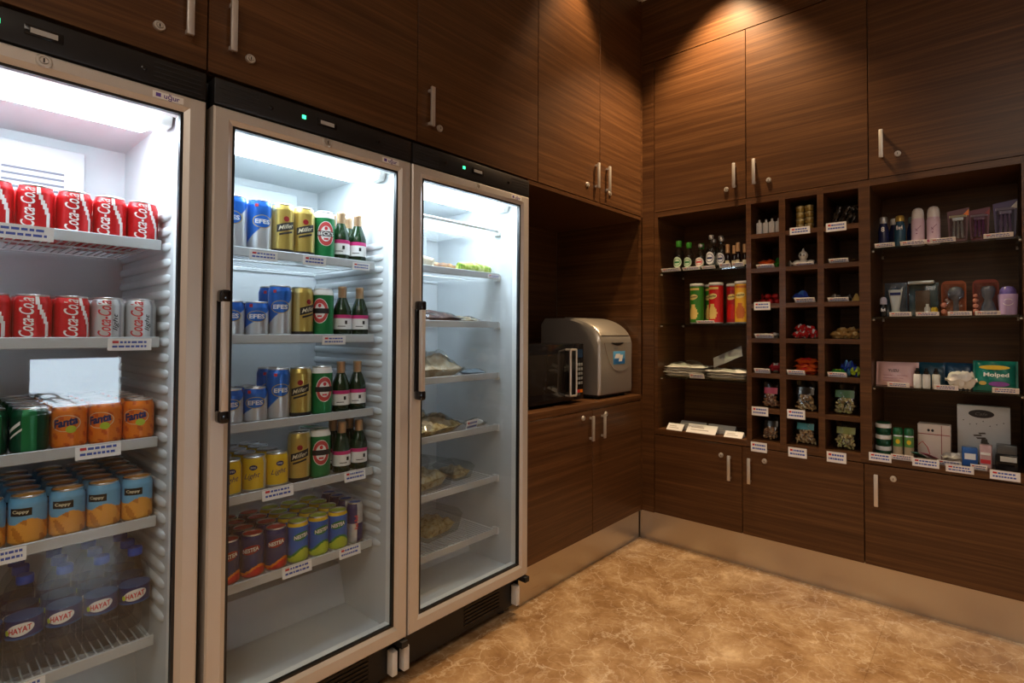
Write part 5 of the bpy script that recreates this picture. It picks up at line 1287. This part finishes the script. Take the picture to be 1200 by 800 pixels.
# bottom of the bay
r0 = None
for k in range(3):
    r = thing('cream_jar', f'round green jar with white lid, {["lowest", "middle", "topmost"][k]} of the stack of three', 'jar', (1.176, .068, zr[3]+.0494*k), FACE, 'stacked green jars with white lids')
    MB().lathe([(.026, 0), (.029, .003), (.0295, .022), (.028, .024)], 32).build('jar', DGREEN, r)
    MB().lathe([(.0302, .0244), (.0308, .0255), (.0308, .0405), (.029, .0425), (.027, .0425)], 32).build('lid', WHITE, r)
    MB().lathe([(.0268, .0426), (.0268, .0488), (.025, .0492), (0, .0492)], 28).build('lid_disc', DGREEN, r)
def gbottle(label, x, y):
    r = thing('lotion_bottle', label, 'bottle', (x, y, zr[3]), FACE, 'green capped lotion bottles')
    MB().lathe([(.016, 0), (.018, .003), (.0182, .008), (.0182, .044), (.0178, .048), (.0182, .052), (.0182, .092), (.015, .098)], 28, mf=lambda a, z: 0 if z > .088 or z < .016 else (1 if z > .046 else 2)).build('bottle', [WHITE, mat('lotion_green_label', (.10, .26, .06), .4), mat('lotion_flower_label', (.45, .34, .22), .4)], r)
    MB().lathe([(.0180, .0985), (.0184, .0995), (.0184, .120), (.015, .128), (0, .130)], 26).build('cap', mat('dark_green_cap', (.01, .12, .04), .35), r)
    d = MB(); patch_round(d, .0182, .1, .070, .008, .010, off=.0008); d.build('label_mark', YELLOW, r)
gbottle('green capped lotion bottle, left of two beside the green jars', 1.230, .066)
gbottle('green capped lotion bottle, right of two beside the green jars', 1.270, .070)
r = boxpack('gift_box', 'white gift box with crimson ribbon lines at the back of the toiletry bay', 'box', (1.356, .135, zr[3]), .115, .06, .150, mat('ivory_card', (.66, .55, .47), .5), rz=-.02)
x = MB(); x.box(-.056, .056, -.0312, -.0302, .106, .109).box(.026, .028, -.0312, -.0302, .002, .148).build('ribbon_lines', DRED, r)
x = MB()
for a in (-.018, -.004):
    n = 14; x.add([(a+.005*math.cos(2*PI*k/n), -.0309, .124+.006*math.sin(2*PI*k/n)) for k in range(n)], [tuple(range(n))])
x.build('printed_dots', INK, r)
x = MB(); x.tube([(-.054, -.0306, .058), (-.040, -.0306, .074), (-.022, -.0306, .050), (-.014, -.0306, .022)], .0016, 6); x.build('printed_curve', INKR, r)
MG = [(1.305, .046, .42, DGREEN), (1.342, .052, .30, mat('dark_pink_magazine', (.35, .06, .10), .4))]
for i, (x, y, a, m_) in enumerate(MG):
    r = thing('greeting_card', ['dark green card leaflet lying open before the white gift box', 'pink card leaflet leaning before the white gift box'][i], 'leaflet', (x, y+.02, zr[3]+.001), a-.7)
    MB().box(-.014, .014, -.046, .046, 0, .003, xf=Matrix.Translation((0, 0, .018)) @ Matrix.Rotation(-.35, 4, 'X')).build('leaflet', m_, r)
    MB().box(-.014, .014, -.044, .044, 0, .002, xf=Matrix.Translation((.004, 0, .002)) @ Matrix.Rotation(.0, 4, 'X')).build('inner_page', CREAM, r)
packet('grey flat pouch lying at the centre of the toiletry bay bottom', (1.428, .090, zr[3]), .2, .090, .055, .024, [mat('grey_beige_wrap', (.42, .38, .34), .4), CREAMW, MATS['grey_beige_wrap']], 211, name='flat_pouch', cat='pouch')
r = boxpack('photo_book', 'large white boxed picture with dark oval emblem standing at the back', 'box', (1.520, .175, zr[3]), .172, .035, .238, mat('pale_grey_board', (.55, .55, .54), .45), bev=.0015)
x = MB(); n = 24; x.add([(-.006+.042*math.cos(2*PI*k/n), -.0180, .205+.017*math.sin(2*PI*k/n)) for k in range(n)], [tuple(range(n))]); em = x.build('oval_emblem', INK, r)
x = MB(); txt_flat(x, 'Cafe', (-.006, -.0184, .205), (1, 0, 0), (0, 0, 1), .040, .012, shear=.3); x.build('lettering', mat('dim_grey_ink', (.12, .12, .12), .5), em)
x = MB()
for k in range(7): t = k/6-.5; n = 8; cx_, cz_ = t*.13, .165+.010*math.cos(k*2.2); x.add([(cx_+.0022*math.cos(2*PI*j/n), -.0180, cz_+.0022*math.sin(2*PI*j/n)) for j in range(n)], [tuple(range(n))])
x.build('printed_dots', INK, r)
x = MB()
for a, b_, L_ in ((.0, .10, .030), (.35, .12, .022), (-.5, .11, .026), (1.0, .08, .020)): x.quad((-.02+a*.02, -.0180, b_), (L_, 0, .003), (-.004, 0, .006))
x.prism([(-.014, .055), (.020, .055), (.012, .102), (-.006, .102)], 'Y', -.0181, -.0176); x.build('printed_plant', mat('brown_ink', (.08, .06, .045), .5), r)
r = boxpack('soap_box', 'royal blue small box with white label before the boxed picture', 'box', (1.476, .075, zr[3]), .050, .03, .076, mat('royal_blue_card', (.02, .10, .36), .35), rz=.12)
MB().box(-.018, .018, -.0160, -.0152, .028, .052).build('label', INKW, r)
r = boxpack('soap_box', 'pale pink small carton between the blue box and black box', 'box', (1.528, .080, zr[3]), .038, .03, .092, mat('pale_rose_card', (.55, .36, .36), .4), rz=-.1)
MB().box(-.016, .016, -.0160, -.0152, .052, .062).box(-.016, .016, -.0160, -.0152, .018, .034, 1).build('label', [INKW, INKR], r)
r = boxpack('sewing_kit_box', 'black glossy box with white label at right of the toiletry bay bottom', 'box', (1.592, .085, zr[3]), .070, .05, .062, BLACKG, rz=-.03)
MB().box(-.020, .030, -.0262, -.0252, .036, .056).build('label', mat('pale_label', (.62, .62, .60), .5), r)
r = boxpack('sewing_kit_box', 'clear topped grey box stacked on the black glossy box', 'box', (1.592, .090, zr[3]+.0625), .062, .045, .036, mat('smoky_plastic', (.10, .11, .12), .2), rz=.02)
RT = 'toiletry price tags'
for x, y, z, w_, h_, ln, lab in [
    (1.195, .020, zr[0], .075, .022, -.8, 'pale price tag at left before the navy deodorants'),
    (1.300, .018, zr[0], .095, .022, -.8, 'pale price tag before the pale pink sprays'),
    (1.400, .018, zr[0], .085, .022, -.8, 'pale price tag between the sprays and the razor packs'),
    (1.575, .018, zr[0], .090, .022, -.8, 'pale price tag before the purple razor pack'),
    (1.250, .018, zr[1], .080, .022, -.7, 'pale price tag before the cream tube pack'),
    (1.345, .018, zr[1], .080, .020, -.7, 'pale price tag before the travel set'),
    (1.452, .018, zr[1], .078, .020, -.7, 'pale price tag before the left hair brush pack'),
    (1.540, .018, zr[1], .078, .020, -.7, 'pale price tag before the right hair brush pack'),
    (1.240, .016, zr[2], .080, .024, -.6, 'white price tag before the pink wipes pack'),
    (1.405, .016, zr[2], .080, .024, -.6, 'white price tag before the white pouch'),
    (1.590, .016, zr[2], .080, .026, -.6, 'white price tag before the teal pad pack'),
    (1.172, FRT, FZ-.016, .084, .036, -.05, 'white price tag hanging under the stacked green jars'),
    (1.252, .006, FZ+.0005, .080, .030, -.55, 'white price tag before the green capped lotion bottles'),
    (1.334, FRT, FZ-.014, .092, .034, -.05, 'white price tag hanging before the gift box'),
    (1.412, .020, FZ+.0005, .080, .026, -.6, 'white price tag lying behind others at the bay centre'),
    (1.446, -.006, FZ-.018, .090, .032, -.25, 'white price tag tilted forward at the bay centre'),
    (1.506, .010, FZ+.0005, .052, .028, -.6, 'white price tag before the royal blue box'),
    (1.584, FRT, FZ-.024, .090, .036, -.05, 'white price tag hanging under the black glossy box')]:
    rtag(x, y, z, w_, h_, ln, lab, RT)

# ------------------------------------------------------------------ seen only in the fridge glass: a plant by the low window
r = thing('potted_plant', 'leafy plant in a dark purple pot by the low window', 'plant', (3.75, -2.22, 0))
MB().lathe([(.13, 0), (.15, .01), (.19, .58), (.20, .60), (.185, .60), (.17, .56), (0, .56)], 32).build('pot', mat('dark_violet_glaze', (.03, .02, .09), .2), r)
rnd = random.Random(5)
for k in range(16):
    a = 2*PI*k/16+rnd.uniform(-.2, .2); L_ = rnd.uniform(.30, .52); q = MB(); vs = []; fs = []; n = 8
    for i in range(n+1):
        t = i/n; d = L_*(t*.75); zz = .56+L_*(1.05*t-.85*t*t); w_ = .030*math.sin(PI*min(1, t*.93+.07))
        px, py_ = math.cos(a)*d, math.sin(a)*d; nx, ny = -math.sin(a)*w_, math.cos(a)*w_
        vs += [(px+nx, py_+ny, zz), (px, py_, zz-.008), (px-nx, py_-ny, zz), (px, py_, zz-.010)]
    for i in range(n):
        for j in range(4): j2 = (j+1) % 4; fs.append((i*4+j, i*4+j2, (i+1)*4+j2, (i+1)*4+j))
    q.add(vs, fs, 0, True).build('leaf', mat('dark_leaf', (.02, .05, .02), .4), r)
MB().lathe([(.015, .56), (.02, .60), (.012, .70), (0, .72)], 10).build('stem', mat('dark_stem', (.05, .06, .02), .6), r)
for i, (x, y) in enumerate([s_[0] for s_ in SPOTS]):
    o = MB().lathe([(.044, .012), (.044, .0), (.060, .0), (.060, .010)], 28).build('downlight_ring', CHROME, None, (x, y, CEIL-.0105))
    tag(o, ['recessed ceiling downlight in the corner above the base cabinets', 'recessed ceiling downlight close to the wall cabinets over the microwave alcove', 'added ceiling downlight brightening the corner of the marble floor', 'recessed ceiling downlight near the pigeonhole rack', 'recessed ceiling downlight before the middle fridge', 'recessed ceiling downlight towards the right wall', 'recessed ceiling downlight by the low window', 'recessed ceiling downlight behind the viewer'][i], 'downlight', 'recessed downlights')
